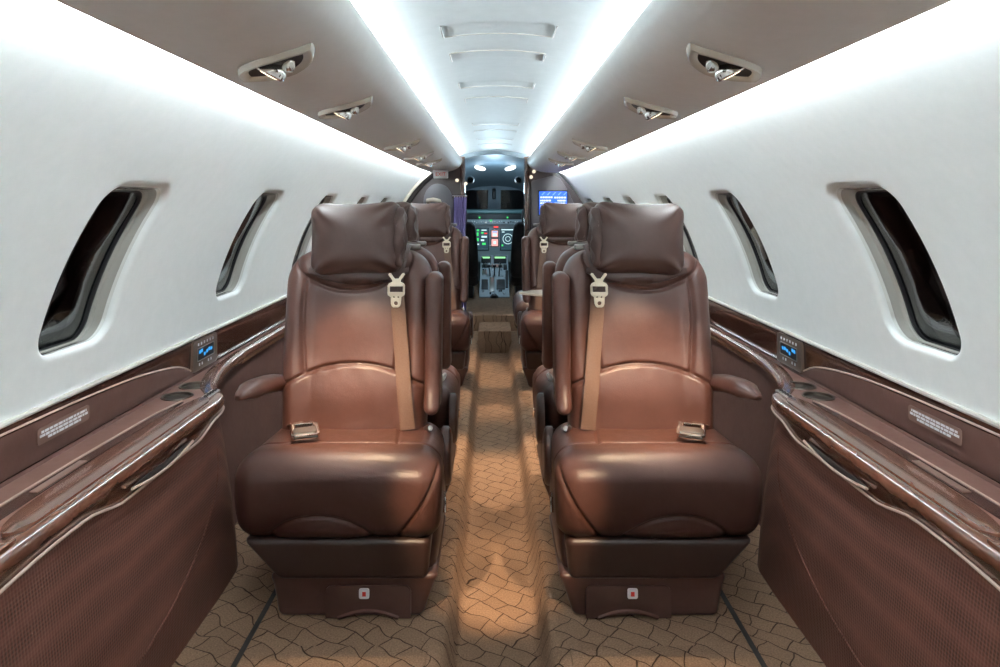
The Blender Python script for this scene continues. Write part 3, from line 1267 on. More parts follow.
    # wood rail carrying the line of the top forward along the wall
    mb = MB()
    rows = []
    for i in range(40):
        y = 2.70 + (6.20 - 2.70) * i / 39
        t = taper(y)
        x0 = 1.028
        rows.append([(x0 * t + o, y, z) for o, z in ((.042, ZT + .0005), (.022, ZT + .0045), (.010, ZT + .004), (.002, ZT - .001), (-.003, ZT - .010), (-.004, ZT - .020), (0, ZT - .032), (.003, .612), (.02, .610))])
    mb.grid(rows)
    mb.build('ledge_rail', 'wood', root, sharp=60)
    MIRX = 1.0
    return root


for s in (-1, 1):
    o = make_console(s)
    tag(o, 'brown woven side console with glossy wood edge and two cup holders, along the %s wall' % ('left' if s < 0 else 'right'), 'console', 'side consoles')

# padded panels, placards and touch panels on the wall band (each hangs on the wall)


def band_pt(s, y, z, off=0.0):
    zz = [(.655, 1.066), (.70, 1.063), (.75, 1.061), (.775, 1.060)]
    x = np.interp(z, [a for a, _ in zz], [b for _, b in zz])
    return Vector((s * (0.3 + (x - off - .3) * taper(y)), y, z))


for s in (-1, 1):
    side = 'left' if s < 0 else 'right'
    # leather inset with curved top edge
    pr = empty('padded_panel', (0, 0, 0))
    top_edge = [(-.3, .768), (.9, .770), (1.5, .768), (1.85, .758), (2.05, .742), (2.22, .715), (2.33, .672)]
    te = smooth_path(top_edge, 60)
    mb = MB()
    rows = []
    for (y, z) in te:
        rows.append([tuple(band_pt(s, y, .660 + (z - .660) * j / 6, .004 if 0 < j < 6 else -.002)) for j in range(7)])
    mb.grid(rows)
    mb.build('pad', 'leather_panel', pr, sharp=60)
    mb = MB()
    mb.tube([tuple(band_pt(s, y, z, .002)) for y, z in te], .0028, 6)
    mb.build('piping', 'piping', pr)
    tag(pr, 'long brown leather wall pad edged with pale piping above the %s console' % side, 'wall panel', 'padded panels above the consoles')
    # placard: clear plate with three lines of fine white print
    pc = empty('placard', band_pt(s, 1.62, .725, .006))
    mb = MB()
    f = lambda p: (-s * p[2], p[0], p[1])
    hw, hh, r = .098, .019, .008
    rr = [(cx_ + r * math.cos(a), cy_ + r * math.sin(a)) for cx_, cy_, a0 in ((hw - r, hh - r, 0), (-hw + r, hh - r, 90), (-hw + r, -hh + r, 180), (hw - r, -hh + r, 270)) for a in [math.radians(a0 + 15 * k) for k in range(7)]]
    mb.prism([rr], 0, .0015, f)
    mb.build('plate', 'paperlabel', pc)
    rng = random.Random(3)
    for li, (z0, ya, yb) in enumerate(((.0085, -.085, .085), (0, -.090, .090), (-.0085, -.062, .062))):
        mb = MB()
        y = ya
        while y < yb:
            w = rng.uniform(.006, .020)
            y1 = min(y + w, yb)
            mb.box(min(-s * .0014, -s * .0022), max(-s * .0014, -s * .0022), y, y1, z0 - .0029, z0 + .0029)
            y = y1 + .003
        mb.build('print_line', 'white', pc)
    tag(pc, 'small placard with three lines of white print on the %s wall pad' % side, 'placard', 'white-print placards')
    # touch panel with a blue readout
    tp = empty('touch_panel', band_pt(s, 2.41, .725, .003))
    tp.rotation_euler = (0, 0, 0)
    mb = MB()
    hw, hh, r = .100, .054, .014
    rr = [(cx_ + r * math.cos(a), cy_ + r * math.sin(a)) for cx_, cy_, a0 in ((hw - r, hh - r, 0), (-hw + r, hh - r, 90), (-hw + r, -hh + r, 180), (hw - r, -hh + r, 270)) for a in [math.radians(a0 + 15 * k) for k in range(7)]]
    mb.prism([rr], -.008, .006, f)
    mb.build('plate', 'bronze', tp, bevel=.002)
    mb = MB()
    mb.prism([[(-.066, -.018), (.066, -.018), (.066, .022), (-.066, .022)]], .006, .0075, f)
    sc = mb.build('display', 'black', tp)
    mb = MB()
    for i, (yy, zz) in enumerate(((-.050, .010), (-.034, .012), (-.012, -.004), (.008, .002), (.026, .006), (.044, .004))):
        mb.prism([[(yy - .006, zz - .006), (yy + .006, zz - .006), (yy + .006, zz + .006), (yy - .006, zz + .006)]], .0072, .0082, f)
    mb.build('readout', 'digit', sc)
    mb = MB()
    mb.tube([f((y_, z_, .0075)) for y_, z_ in ((-.068, .024), (-.068, -.020), (.068, -.020), (.068, .024), (-.068, .024))], .0014, 6)
    mb.build('display_edge', 'nickel', sc)
    for zz, ys in ((.038, (-.060, -.036, -.012, .012, .036, .060)), (-.034, (-.052, -.030, .022, .044))):
        for yy in ys:
            mb = MB()
            mb.prism([[(yy - .0035, zz - .0045), (yy + .0035, zz - .0045), (yy + .0035, zz + .0045), (yy - .0035, zz + .0045)]], .006, .0074, f)
            mb.build('button', 'white', tp)
    tag(tp, 'bronze touch panel with a small blue readout on the %s wall band' % side, 'control panel', 'wall touch panels')

# ------------------------------------------------------------------ reading lights and ceiling hatches
LIGHTS = []


def make_reading_light(side):
    global MIRX
    MIRX = 1.0 if side < 0 else -1.0
    r = empty('reading_spotlight')
    # pointed oval bezel, long axis at 45 degrees; local z up, light faces down
    L, W = .128, .058
    ang = math.radians(-42)      # for the left side: far end leans to the aisle... long axis from outer-aft... to inner-near

    def eye(l, w, z):
        pts = []
        for i in range(48):
            th = 2 * PI * i / 48
            x = l * math.copysign(abs(math.cos(th)) ** 1.0, math.cos(th))
            y = w * math.sin(th) * (abs(math.sin(th)) ** .8)
            pts.append((x * math.cos(ang) - y * math.sin(ang), x * math.sin(ang) + y * math.cos(ang), z))
        return pts
    mb = MB()
    def mould():
        mb.v = [(p[0], p[1], p[2] + psu_z(min(.604, max(.32, .462 - p[0]))) - psu_z(.462)) for p in mb.v]
    mb.grid([eye(L + .004, W + .003, .010), eye(L, W, -.002), eye(L - .008, W - .005, -.003), eye(L - .030, W - .016, .004), eye(L - .034, W - .018, .010)], close_v=True)
    mould()
    bz = mb.build('bezel', 'bezel', r, sharp=60)
    mb = MB()
    e = eye(L - .030, W - .016, .0055)
    mb.add(e, [tuple(range(len(e)))])
    mould()
    mb.build('recess', 'dark', bz)
    mb = MB()
    def tilt(p):
        a_ = math.radians(28)
        x, y, z = p
        return (-.012 + x * math.cos(a_) + z * math.sin(a_), .008 + y, .001 - x * math.sin(a_) + z * math.cos(a_))
    mb.lathe([(0, .024), (.016, .022), (.027, .014), (.032, .002), (.032, -.008), (.029, -.011), (.025, -.009), (.0, -.008)], 28)
    mb.v = [tilt(p) for p in mb.v]
    lamp = mb.build('lamp_head', 'chrome', r)
    mb = MB()
    mb.lathe([(0, -.0125), (.016, -.012), (.0235, -.0095)], 24)
    mb.v = [tilt(p) for p in mb.v]
    mb.build('lens', 'lens', lamp)
    mb = MB()
    mb.lathe([(0, -.014), (.009, -.013), (.013, -.006), (.013, .008)], 16, (.036, -.030, .004))
    mb.build('air_nozzle', 'chrome', r)
    MIRX = 1.0
    return r


rl = {-1: make_reading_light(-1), 1: make_reading_light(1)}
YL = [1.37, 2.01, 3.28, 4.03, 4.66, 0.72]  # last pair is unseen, added to brighten the aisle
words = ['first', 'second', 'third', 'fourth', 'fifth', 'overhead']
for s in (-1, 1):
    for i, y in enumerate(YL):
        o = rl[s] if i == 0 else copy_tree(rl[s])
        x = .462
        o.location = (s * x, y, psu_z(x) - .0115)
        o.rotation_euler = (0, 0, 0)
        sc_ = 1.0
        side = 'left' if s < 0 else 'right'
        lab = ('pearl oval reading light with chrome swivel lamp, %s from the camera in the %s soffit' % (words[i], side) if i < 5 else
               'pearl oval reading light added out of frame to light the aisle, above the %s console' % side)
        tag(o, lab, 'reading light', 'overhead reading lights')
        ld = bpy.data.lights.new('reading_beam', 'SPOT')
        ld.energy = (38, 20, 40, 30, 20, 115)[i]
        ld.color = (1.0, .72, .45)
        ld.spot_size = math.radians((33, 30, 40, 42, 34, 13)[i])
        ld.spot_blend = .7
        ld.shadow_soft_size = .022
        lo = bpy.data.objects.new('reading_beam', ld)
        COL.objects.link(lo)
        lo.location = (s * (x + .01), y + .02, psu_z(x) - .035)
        LIGHTS.append((lo, s, i))
# where each lamp is turned to
AIM = [(.43, 2.08, .66), (.42, 1.94, .5), (.0, 2.90, .0), (.42, 4.14, .45), (.10, 4.9, .1), (.0, 2.22, .0)]
for lo, s, i in LIGHTS:
    tgt = Vector((s * AIM[i][0], AIM[i][1], AIM[i][2]))
    lo.rotation_euler = (tgt - lo.location).to_track_quat('-Z', 'Y').to_euler()

HATCH = [(1.84, .152, .060), (2.165, .148, .055), (2.69, .147, .060), (3.09, .140, .060), (4.03, .135, .06), (4.45, .135, .06), (4.95, .13, .06), (5.45, .13, .06)]
wordh = ['nearest', 'second', 'third', 'fourth', 'fifth', 'sixth', 'seventh', 'farthest']
for k, (y, hw, hl) in enumerate(HATCH):
    c0 = Vector((0, y, ZC + R))
    r = empty('ceiling_hatch', c0)

    def arcp(x, yy, dz):
        a = math.asin(x / R)
        return (math.sin(a) * (R + dz), yy, (R + dz) * math.cos(a) - R)
    mb = MB()
    rows = [[arcp(-hw + 2 * hw * j / 24, -hl + 2 * hl * i / 6, -.0022 if 0 < i < 6 else -.0008) for j in range(25)] for i in range(7)]
    mb.grid(rows)
    mb.build('hatch_door', 'ceil', r, sharp=60)
    mb = MB()
    mb.tube([arcp(-hw + 2 * hw * j / 24, (-hl if k % 2 else hl), -.002) for j in range(25)], .0016, 6)
    mb.build('edge_lip', 'ivory', r)
    for e in (-1, 1):
        mb = MB()
        p = [arcp(e * (hw + .004), -hl, -.003), arcp(e * (hw + .004), 0, -.006), arcp(e * (hw + .004), hl, -.003)]
        mb.tube(p, .0022, 6)
        mb.build('latch', 'nickel', r)
    tag(r, 'shallow curved hatch in the cabin ceiling, %s of the row from the camera' % wordh[k], 'ceiling hatch', 'ceiling hatches')

# ------------------------------------------------------------------ forward bulkhead
YB = 6.15
DOOR = .272


def partition_outline(s, y, gap=.012):
    t = taper(y)
    pts = [(DOOR, RF - .02)]
    for z in np.linspace(RF - .02, 1.53, 26):
        x = math.sqrt(max(0, (R - gap) ** 2 - (z - ZC) ** 2))
        pts.append((0.3 + (x - 0.3) * t, z))
    for x, z in ((.60, 1.60), (.50, 1.64), (.40, 1.675), (.32, 1.70), (DOOR, 1.705)):
        pts.append((0.3 + (x - .3) * t if x > .3 else x, z))
    return [(s * x, z) for x, z in pts]


for s in (-1, 1):
    mb = MB()
    mb.prism([partition_outline(s, YB)], YB, YB + .06, lambda p: (p[0], p[2], p[1]))
    mb.build('wall_front', 'partition', kind='structure')
    # dark burl posts at the doorway
    mb = MB()
    mb.box(min(s * DOOR, s * (DOOR + .045)), max(s * DOOR, s * (DOOR + .045)), YB - .035, YB + .10, RF - .02, 1.688)
    mb.build('trim_post', 'wood_dark', bevel=.01, kind='structure')
# arched header over the doorway
mb = MB()
rows = []
for i in range(25):
    x = -.31 + .62 * i / 24
    zt = ZC + math.sqrt(R * R - x * x) + .02
    zl = 1.708 - .055 * (x / .31) ** 2
    rows.append([(x, YB - .02, zl), (x, YB - .02, zt), (x, YB + .12, zt), (x, YB + .12, zl)])
mb.grid(rows, close_v=True)
mb.build('trim_header', 'cockpit', sharp=50, kind='structure')

# grey-brown divider panel on the right, with the map screen
t = taper(6.1)
pan = [(.34, .52), (.34, 1.46), (.40, 1.478), (.545, 1.515), (.60, 1.485), (.66, 1.40), (.72, 1.28), (.755, 1.15), (.78, 1.0), (.79, .8), (.79, .52)]
mb = MB()
mb.prism([pan], YB - .030, YB + .002, lambda p: (p[0], p[2], p[1]))
dp = mb.build('divider_panel', 'partition_panel', bevel=.008)
tag(dp, 'grey-brown divider panel on the right bulkhead carrying the blue screen', 'panel')
dp['kind'] = 'thing'

ms = empty('map_screen', (.535, YB - .032, 1.262))
hw, hh = .128, .106
mb = MB()
mb.box(-hw - .012, hw + .012, -.014, 0, -hh - .012, hh + .012)
mb.build('bezel', 'black', ms, bevel=.004)
mb = MB()
mb.box(-hw, hw, -.0165, -.0135, -hh, hh)
scn = mb.build('screen', 'screen_blue', ms)
rng = random.Random(11)
bars = []
for (x0, x1, z) in ((-.118, -.005, .052), (.010, .118, .050), (-.118, -.020, .022), (.040, .118, .022), (-.118, -.010, -.002), (.012, .112, -.004),
                    (-.118, -.005, -.030), (.03, .09, -.034), (-.118, -.028, -.056)):
    mb = MB()
    x = x0
    while x < x1 - .004:
        w = rng.uniform(.010, .026)
        mb.box(x, min(x + w, x1), -.0185, -.0160, z - .0075, z + .0075)
        x += w + .004
    mb.build('text_line', 'screen_white', scn)
mb = MB()
for q in range(5):
    x = -.11 + .05 * q
    mb.add([(x, -.0168, .072), (x + .014, -.0168, .072), (x + .040, -.0168, .100), (x + .026, -.0168, .100)], [(0, 1, 2, 3)])
mb.build('header_stripe', 'scr_blue', scn)
tag(ms, 'bright blue cabin information screen with white lines of text on the right bulkhead', 'screen')

# left side: rounded grey closet panel, lilac curtain, entry door surround
cp = [(-.655, .60), (-.655, 1.24)] + [(-.52 + .135 * math.cos(a), 1.24 + .20 * math.sin(a) ** .8) for a in np.linspace(PI, .25, 22) if math.sin(a) >= 0] + [(-.385, 1.26), (-.385, .60)]
mb = MB()
mb.prism([cp], YB - .028, YB + .002, lambda p: (p[0], p[2], p[1]))
o = mb.build('closet_panel', 'grey_panel', bevel=.008)
tag(o, 'grey round-topped closet panel on the left bulkhead beside the lilac curtain', 'panel')

mb = MB()
rows = []
for i in range(61):
    u = i / 60
    x = -.375 + .115 * u
    yy = YB - .075 + .014 * math.sin(u * 2 * PI * 5.5)
    rows.append([(x + .004 * math.sin(j + u * 6), yy - .002 * j / 8, .25 + (1.315 - .25) * j / 8) for j in range(9)])
mb.grid(rows)
rows2 = [[(p[0], p[1] + .004, p[2]) for p in r_] for r_ in rows]
mb.grid(rows2)
cu = empty('curtain', (0, 0, 0))
mb.build('curtain_cloth', 'curtain', cu, sharp=180)
mb = MB()
mb.tube([(-.385, YB - .075, 1.325), (-.25, YB - .075, 1.325)], .008, 8)
mb.build('curtain_rail', 'chrome', cu)
for q in range(5):
    mb = MB()
    mb.lathe([(0, 0), (.007, .002), (.007, .012), (0, .014)], 10, (-.365 + .024 * q, YB - .075, 1.309))
    mb.build('hook', 'chrome', cu)
tag(cu, 'gathered lilac curtain hanging at the left of the cockpit doorway', 'curtain')
# small round lamps on the bulkhead's burl above the curtain
for (x, z) in ((-.345, 1.470), (-.265, 1.44), (.335, 1.50), (.36, 1.55)):
    mb = MB()
    mb.lathe([(0, -.012), (.010, -.011), (.013, -.004), (.016, .002), (.016, .006)], 16, (x, YB - .040, z), 'y')
    o = mb.build('spotlight', 'pin')
    tag(o, {(-.345): 'tiny round light on the left bulkhead directly above the curtain rail', (-.265): 'tiny round light on the burl post left of the cockpit doorway',
            .335: 'lower tiny light on the right bulkhead above the grey divider', .36: 'upper tiny light on the right bulkhead under the soffit end'}[x], 'light', 'bulkhead spotlights')

# entry door: beige lining with dark surround, between the last left window and the bulkhead
dr = empty('door_1', (0, 0, 0))
dr['kind'] = 'structure'
mb = MB()
rows = []
for i in range(5):
    y = 6.0 + .16 * i / 4
    rows.append([hull(A_TOP - .02 + (A_BOT - A_TOP) * j / 20, y, .0, -1) for j in range(21)])
mb.grid(rows)
mb.build('door_lining', 'beige', dr, sharp=60)
mb = MB()
mb.tube([hull(A_TOP + (A_BOT - A_TOP) * j / 24, 6.015, -.012, -1) for j in range(25)], .016, 8, flat=(.6, 1.0))
mb.build('door_edge', 'bezel', dr)
mb = MB()
mb.tube([hull(A_TOP + (A_BOT - A_TOP) * j / 24, 6.115, -.02, -1) for j in range(25)], .035, 8, flat=(.7, 1.0))
mb.build('door_seal', 'dark', dr)

mb = MB()
mb.tube([(-.60, 6.04, 1.255), (-.60, 6.00, 1.285), (-.55, 5.98, 1.292), (-.50, 6.00, 1.280), (-.49, 6.04, 1.25)], .020, 10)
mb.build('door_handle', 'beige', dr)

# exit sign under the front end of the left soffit
ex = empty('exit_sign', (-.455, 5.62, 1.505))
mb = MB()
mb.rbox((0, 0, 0), (.062, .020, .036), .008, None, .02, 3)
mb.build('housing', 'white', ex)
mb = MB()
mb.box(-.050, .050, -.0225, -.019, -.024, .020)
pl = mb.build('plate', 'white', ex)
fc = bpy.data.curves.new('lettering', 'FONT')
fc.body = 'EXIT'
fc.size = .042
fc.extrude = .0008
fc.align_x = 'CENTER'
fc.align_y = 'CENTER'
fo = bpy.data.objects.new('lettering', fc)
fc.materials.append(M['red'])
COL.objects.link(fo)
bpy.context.view_layer.update()
fm = bpy.data.meshes.new_from_object(fo)
bpy.data.objects.remove(fo)
fo = bpy.data.objects.new('lettering', fm)
COL.objects.link(fo)
fo.parent = pl
fo.location = (0, -.0235, -.002)
fo.rotation_euler = (PI / 2, 0, 0)
tag(ex, 'small white sign with red lettering under the front end of the left soffit', 'sign')

# side-facing seat ahead of the farther right seat
ss = empty('side_facing_seat', (.44, 5.20, RF))
mb = MB()


def d_ss(P, N):
    return np.stack([P[:, 0] - .02 * np.cos(P[:, 2] * 12), P[:, 1], P[:, 2] + .01 * np.cos(P[:, 0] * 6)], 1)


mb.rbox((0, 0, .335), (.275, .33, .11), .07, d_ss, .03, 6)
mb.build('seat', 'leather_cool', ss, sharp=180)
mb = MB()
mb.rbox((.03, 0, .115), (.215, .30, .115), .03, None, .05, 4)
mb.build('base', 'leather_dark', ss)
mb = MB()
mb.rbox((.30, 0, .56), (.055, .33, .26), .05, None, .04, 6)
mb.build('backrest', 'leather_cool', ss, sharp=180)
tag(ss, 'mauve-brown side-facing seat just ahead of the farther right seat', 'seat')

# fold-out table leaf between the facing seats on the right
tb = empty('fold_out_table', (.60, 3.72, .765))
mb = MB()
ol = [(-.47, -.012)] + smooth_path([(-.47, .012), (-.36, .10), (-.20, .135), (.30, .135), (.405, .135)], 24) + smooth_path([(.405, -.135), (.30, -.135), (-.20, -.135), (-.36, -.10), (-.47, -.012)], 24)[:-1]
mb.prism([ol], -.010, 0)
mb.build('tabletop', 'pale_table', tb, bevel=.003)
mb = MB()


def d_tb(P, N):
    z = P[:, 2]
    k = 1 - .22 * np.clip(-z / .04, 0, 1) ** 1.5
    return np.stack([P[:, 0] * k + .05, P[:, 1] * k, z], 1)


mb.rbox((.0, 0, -.052), (.36, .125, .043), .03, d_tb, .04, 5)
mb.build('padded_underside', 'cream', tb, sharp=180)
mb = MB()
mb.box(.34, .405, -.12, .12, -.11, -.075)
mb.build('hinge_arm', 'leather_dark', tb, bevel=.008)
tag(tb, 'pale fold-out table with rounded cream underside reaching over the farther right seat', 'table')

# ------------------------------------------------------------------ cockpit
YC = 8.35      # instrument panel depth


def cp_pt(px, py, d):
    p = at(px, py, d)
    return p


# lining: dome ceiling, sides, nose wall
mb = MB()
rows = []
for i in range(20):
    u = i / 19
    y = YB + .06 + (8.75 - YB - .06) * u
    hw_ = .62 - .10 * u
    rise = 1.735 - .26 * u ** 2.2
    rows.append([(hw_ * math.sin(-1.5 + 3.0 * j / 24) * 1.12, y, rise - (1 - math.cos(-1.5 + 3.0 * j / 24)) * .26) for j in range(25)])
mb.grid(rows)
mb.build('ceiling_cockpit', 'cockpit', sharp=70, kind='structure')
for s in (-1, 1):
    mb = MB()
    mb.box(min(s * .74, s * .80), max(s * .74, s * .80), YB + .06, 9.0, .0, 1.5)
    mb.build('wall_cockpit', 'cockpit_black', kind='structure')
# nose wall with two windscreens (window openings)
zw0, zw1 = cp_pt(0, 211, YC + .35).z, cp_pt(0, 190, YC + .35).z
win = lambda x0, x1: [(x0, zw0), (x1, zw0), (x1 - .01 * (1 if x1 > 0 else -1), zw1), (x0 + 0, zw1)]
mb = MB()
mb.prism([[(-.72, .1), (.72, .1), (.72, 1.75), (-.72, 1.75)], win(.085, .40), win(-.40, -.085)], YC + .35, YC + .42, lambda p: (p[0], p[2], p[1]))
mb.build('wall_nose', 'cockpit', kind='structure')
for k, (x0, x1) in enumerate(((-.40, -.085), (.085, .40))):
    mb = MB()
    mb.box(x0 - .01, x1 + .01, YC + .40, YC + .41, zw0 - .01, zw1 + .01)
    mb.build('window_%d' % (20 + k), 'glass', kind='structure')
    mb = MB()
    mb.box(x0 - .05, x1 + .05, YC + .60, YC + .62, zw0 - .1, zw1 + .15)
    mb.build('exterior_dark', 'gasket', kind='structure')
# compass on the centre post
mb = MB()
c = cp_pt(494, 195, YC + .30)
mb.rbox(tuple(c), (.022, .03, .055), .015, None, .02, 4)
mb.lathe([(0, -.02), (.02, -.02), (.026, .0), (.018, .015), (0, .016)], 16, (c.x, c.y + .01, c.z + .07))
o = mb.build('compass', 'black')
tag(o, 'black standby compass on the post between the two windscreens', 'compass')
# dome lights and round air outlets in the cockpit ceiling
for (px, nm) in ((480, 'left'), (510.5, 'right')):
    p = cp_pt(px, 168.5, 7.35)
    mb = MB()
    mb.lathe([(0, -.006), (.045, -.006), (.05, 0), (.05, .012)], 24, (0, 0, 0))
    o = mb.build('dome_light', 'dome')
    o.scale = (1.25, .6, 1)
    o.location = (p.x, 7.35, p.z)
    o.rotation_euler = (math.radians(38), math.radians(14 if nm == 'left' else -14), 0)
    tag(o, 'oval white dome light in the cockpit ceiling, %s one of the pair' % nm, 'light', 'cockpit dome lights')
for (px, nm) in ((470.5, 'left'), (518.5, 'right')):
    p = cp_pt(px, 180, 7.2)
    o = empty('air_outlet', (p.x, 7.2, p.z))
    mb = MB()
    mb.lathe([(.042, 0), (.042, -.02), (.034, -.026), (.028, -.016), (.028, 0)], 24, (0, 0, 0), 'y')
    mb.build('ring', 'nickel', o)
    mb = MB()
    mb.lathe([(0, -.022), (.016, -.02), (.028, -.004)], 20, (0, 0, 0), 'y')
    mb.build('ball', 'black', o)
    tag(o, 'black round air outlet at the %s side of the cockpit ceiling' % nm, 'air vent', 'cockpit air outlets')

# instrument panel
ip = empty('instrument_panel', (0, YC, .30))
loc = lambda px, py, d: cp_pt(px, py, d) - Vector((0, YC, .30))
a, b = loc(450, 224, YC), loc(538, 262, YC)
mb = MB()
mb.box(-.60, .60, 0, .20, b.z, a.z)
mb.build('panel_face', 'cockpit_grey', ip, bevel=.006)
# glareshield: teal top lip, black hood, row of switches
mb = MB()
z0, z1 = loc(0, 213.5, YC - .12).z, loc(0, 209.5, YC - .12).z
mb.rbox((0, .02, (z0 + z1) / 2), (.56, .16, (z1 - z0) / 2), .02, None, .1, 4)
gs = mb.build('glareshield', 'teal', ip)
mb = MB()
z0, z1 = loc(0, 220, YC - .10).z, loc(0, 213.5, YC - .10).z
mb.box(-.54, .54, -.10, .05, z0, z1)
mb.build('hood', 'cockpit_black', ip, bevel=.01)
mb = MB()
z0, z1 = loc(0, 224.5, YC - .11).z, loc(0, 219.5, YC - .11).z
mb.box(-.54, .54, -.11, .02, z0, z1)
mc = mb.build('mode_control_panel', 'cockpit_grey', ip, bevel=.004)
rng = random.Random(5)
for k in range(22):
    x = -.30 + .028 * k
    mb = MB()
    r_ = rng.choice((.006, .009, .008))
    mb.lathe([(r_, 0), (r_, -.016), (r_ * .7, -.02), (0, -.02)], 10, (x, -.11, (z0 + z1) / 2 + rng.uniform(-.01, .01)), 'y')
    mb.build('control_knob', rng.choice(('white', 'white', 'cockpit_black', 'nickel')), mc)
for (px, py, mt, w) in ((479.5, 217.5, 'scr_green', .010), (507.5, 217.5, 'scr_green', .010), (491, 220.5, 'scr_green', .012), (496, 227, 'scr_red', .028)):
    p = loc(px, py, YC - .115)
    mb = MB()
    mb.box(p.x - w, p.x + w, -.124, -.108, p.z - .010, p.z + .010)
    mb.build('annunciator', mt, mc)


def display(px0, py0, px1, py1, lines, nm='display', mat='scr_dark', par=None):
    p, q = loc(px0, py0, YC), loc(px1, py1, YC)
    mb = MB()
    mb.box(p.x - .008, q.x + .008, -.012, .01, q.z - .008, p.z + .008)
    fr_ = mb.build(nm, 'cockpit_black', par or ip, bevel=.004)
    mb = MB()
    mb.box(p.x, q.x, -.015, -.011, q.z, p.z)
    s_ = mb.build('screen', mat, fr_)
    W, H = q.x - p.x, p.z - q.z
    by = {}
    for (u0, v0, u1, v1, mt) in lines:
        by.setdefault(mt, []).append((u0, v0, u1, v1))
    for mt, rs in by.items():
        for (u0, v0, u1, v1) in rs:
            mb = MB()
            mb.box(p.x + u0 * W, p.x + u1 * W, -.0175, -.0145, p.z - v1 * H, p.z - v0 * H)
            mb.build('symbology', mt, fr_)
    return fr_, p, q


display(475.8, 228.5, 488.5, 250, [(.08, .04, .26, .12, 'scr_green'), (.45, .05, .85, .10, 'scr_white'), (.08, .18, .22, .34, 'scr_green'), (.42, .16, .62, .24, 'scr_green'),
        (.66, .20, .9, .25, 'scr_red'), (.45, .34, .88, .42, 'scr_white'), (.08, .44, .24, .58, 'scr_green'), (.40, .50, .66, .58, 'scr_white'), (.5, .66, .78, .76, 'scr_green'),
        (.10, .70, .26, .76, 'scr_white'), (.04, .90, .96, .98, 'teal')])
f_, p, q = display(500.5, 228.5, 514, 250, [(.06, .03, .94, .08, 'scr_white'), (.08, .74, .20, .82, 'scr_green'), (.04, .90, .96, .98, 'teal'), (.10, .14, .30, .18, 'scr_white')])
mb = MB()
cx_, cz_ = (p.x + q.x) / 2 + .008, (p.z + q.z) / 2 + .005
ring = lambda r_: [(cx_ + r_ * math.cos(a_), -.017, cz_ + r_ * math.sin(a_)) for a_ in np.linspace(0, 2 * PI, 33)]
mb.tube(ring(.062), .0035, 6)
mb.tube(ring(.030), .003, 6)
mb.build('compass_rose', 'scr_white', f_)
display(491.5, 230.5, 498, 237, [(.15, .1, .9, .3, 'scr_blue'), (.2, .45, .8, .85, 'scr_white')], mat='scr_pink')
display(491.5, 239.0, 498, 246, [(.3, .3, .7, .7, 'scr_white')], mat='scr_pink')
tag(ip, 'wide grey instrument panel with lit displays under the cockpit windscreens', 'instrument panel')

# centre pedestal sloping down towards the doorway
pd = empty('center_pedestal', (0, 7.6, .245))
lp_ = lambda px, py, d: cp_pt(px, py, d) - Vector((0, 7.6, .245))
sec = [(255, 8.22, 480.6, 507.8), (262, 8.10, 480.6, 508), (276, 7.75, 480.2, 508.6), (290, 7.35, 479.5, 509.2), (297, 7.22, 479.2, 509.5)]
mb = MB()
rows = []
for (py, d, x0, x1) in sec:
    a_, b_ = lp_(x0, py, d), lp_(x1, py, d)
    rows.append([(a_.x, a_.y, -.0), (a_.x, a_.y, a_.z), (b_.x, b_.y, b_.z), (b_.x, b_.y, .0)])
mb.grid(rows)
mb.add(rows[-1], [(0, 1, 2, 3)])
mb.build('pedestal_body', 'cockpit_grey', pd, sharp=30)
mb = MB()
a_, b_ = lp_(479, 297, 7.20), lp_(509.5, 311, 7.20)
mb.box(a_.x, b_.x, a_.y - .06, a_.y + .03, 0, a_.z)
mb.lathe([(0, -.03), (.03, -.03), (.045, 0)], 16, ((a_.x + b_.x) / 2, a_.y - .06, a_.z * .45), 'y')
mb.build('pedestal_base', 'cockpit_black', pd, bevel=.012)


def pd_pt(px, py):
    for (p0, d0, _, _), (p1, d1, _, _) in zip(sec, sec[1:]):
        if p0 <= py <= p1:
            return lp_(px, py, d0 + (d1 - d0) * (py - p0) / (p1 - p0))
    return lp_(px, py, sec[-1][1])


def pd_plate(px0, py0, px1, py1, nm, mat, lift=.012, par=None):
    c = [pd_pt(px0, py0), pd_pt(px1, py0), pd_pt(px1, py1), pd_pt(px0, py1)]
    n = (c[1] - c[0]).cross(c[3] - c[0]).normalized()
    if n.z < 0:
        n = -n
    V = [tuple(p - n * .004) for p in c] + [tuple(p + n * lift) for p in c]
    mb = MB()
    mb.add(V, [(3, 2, 1, 0), (4, 5, 6, 7), (0, 1, 5, 4), (1, 2, 6, 5), (2, 3, 7, 6), (3, 0, 4, 7)])
    return mb.build(nm, mat, par or pd, bevel=.003)


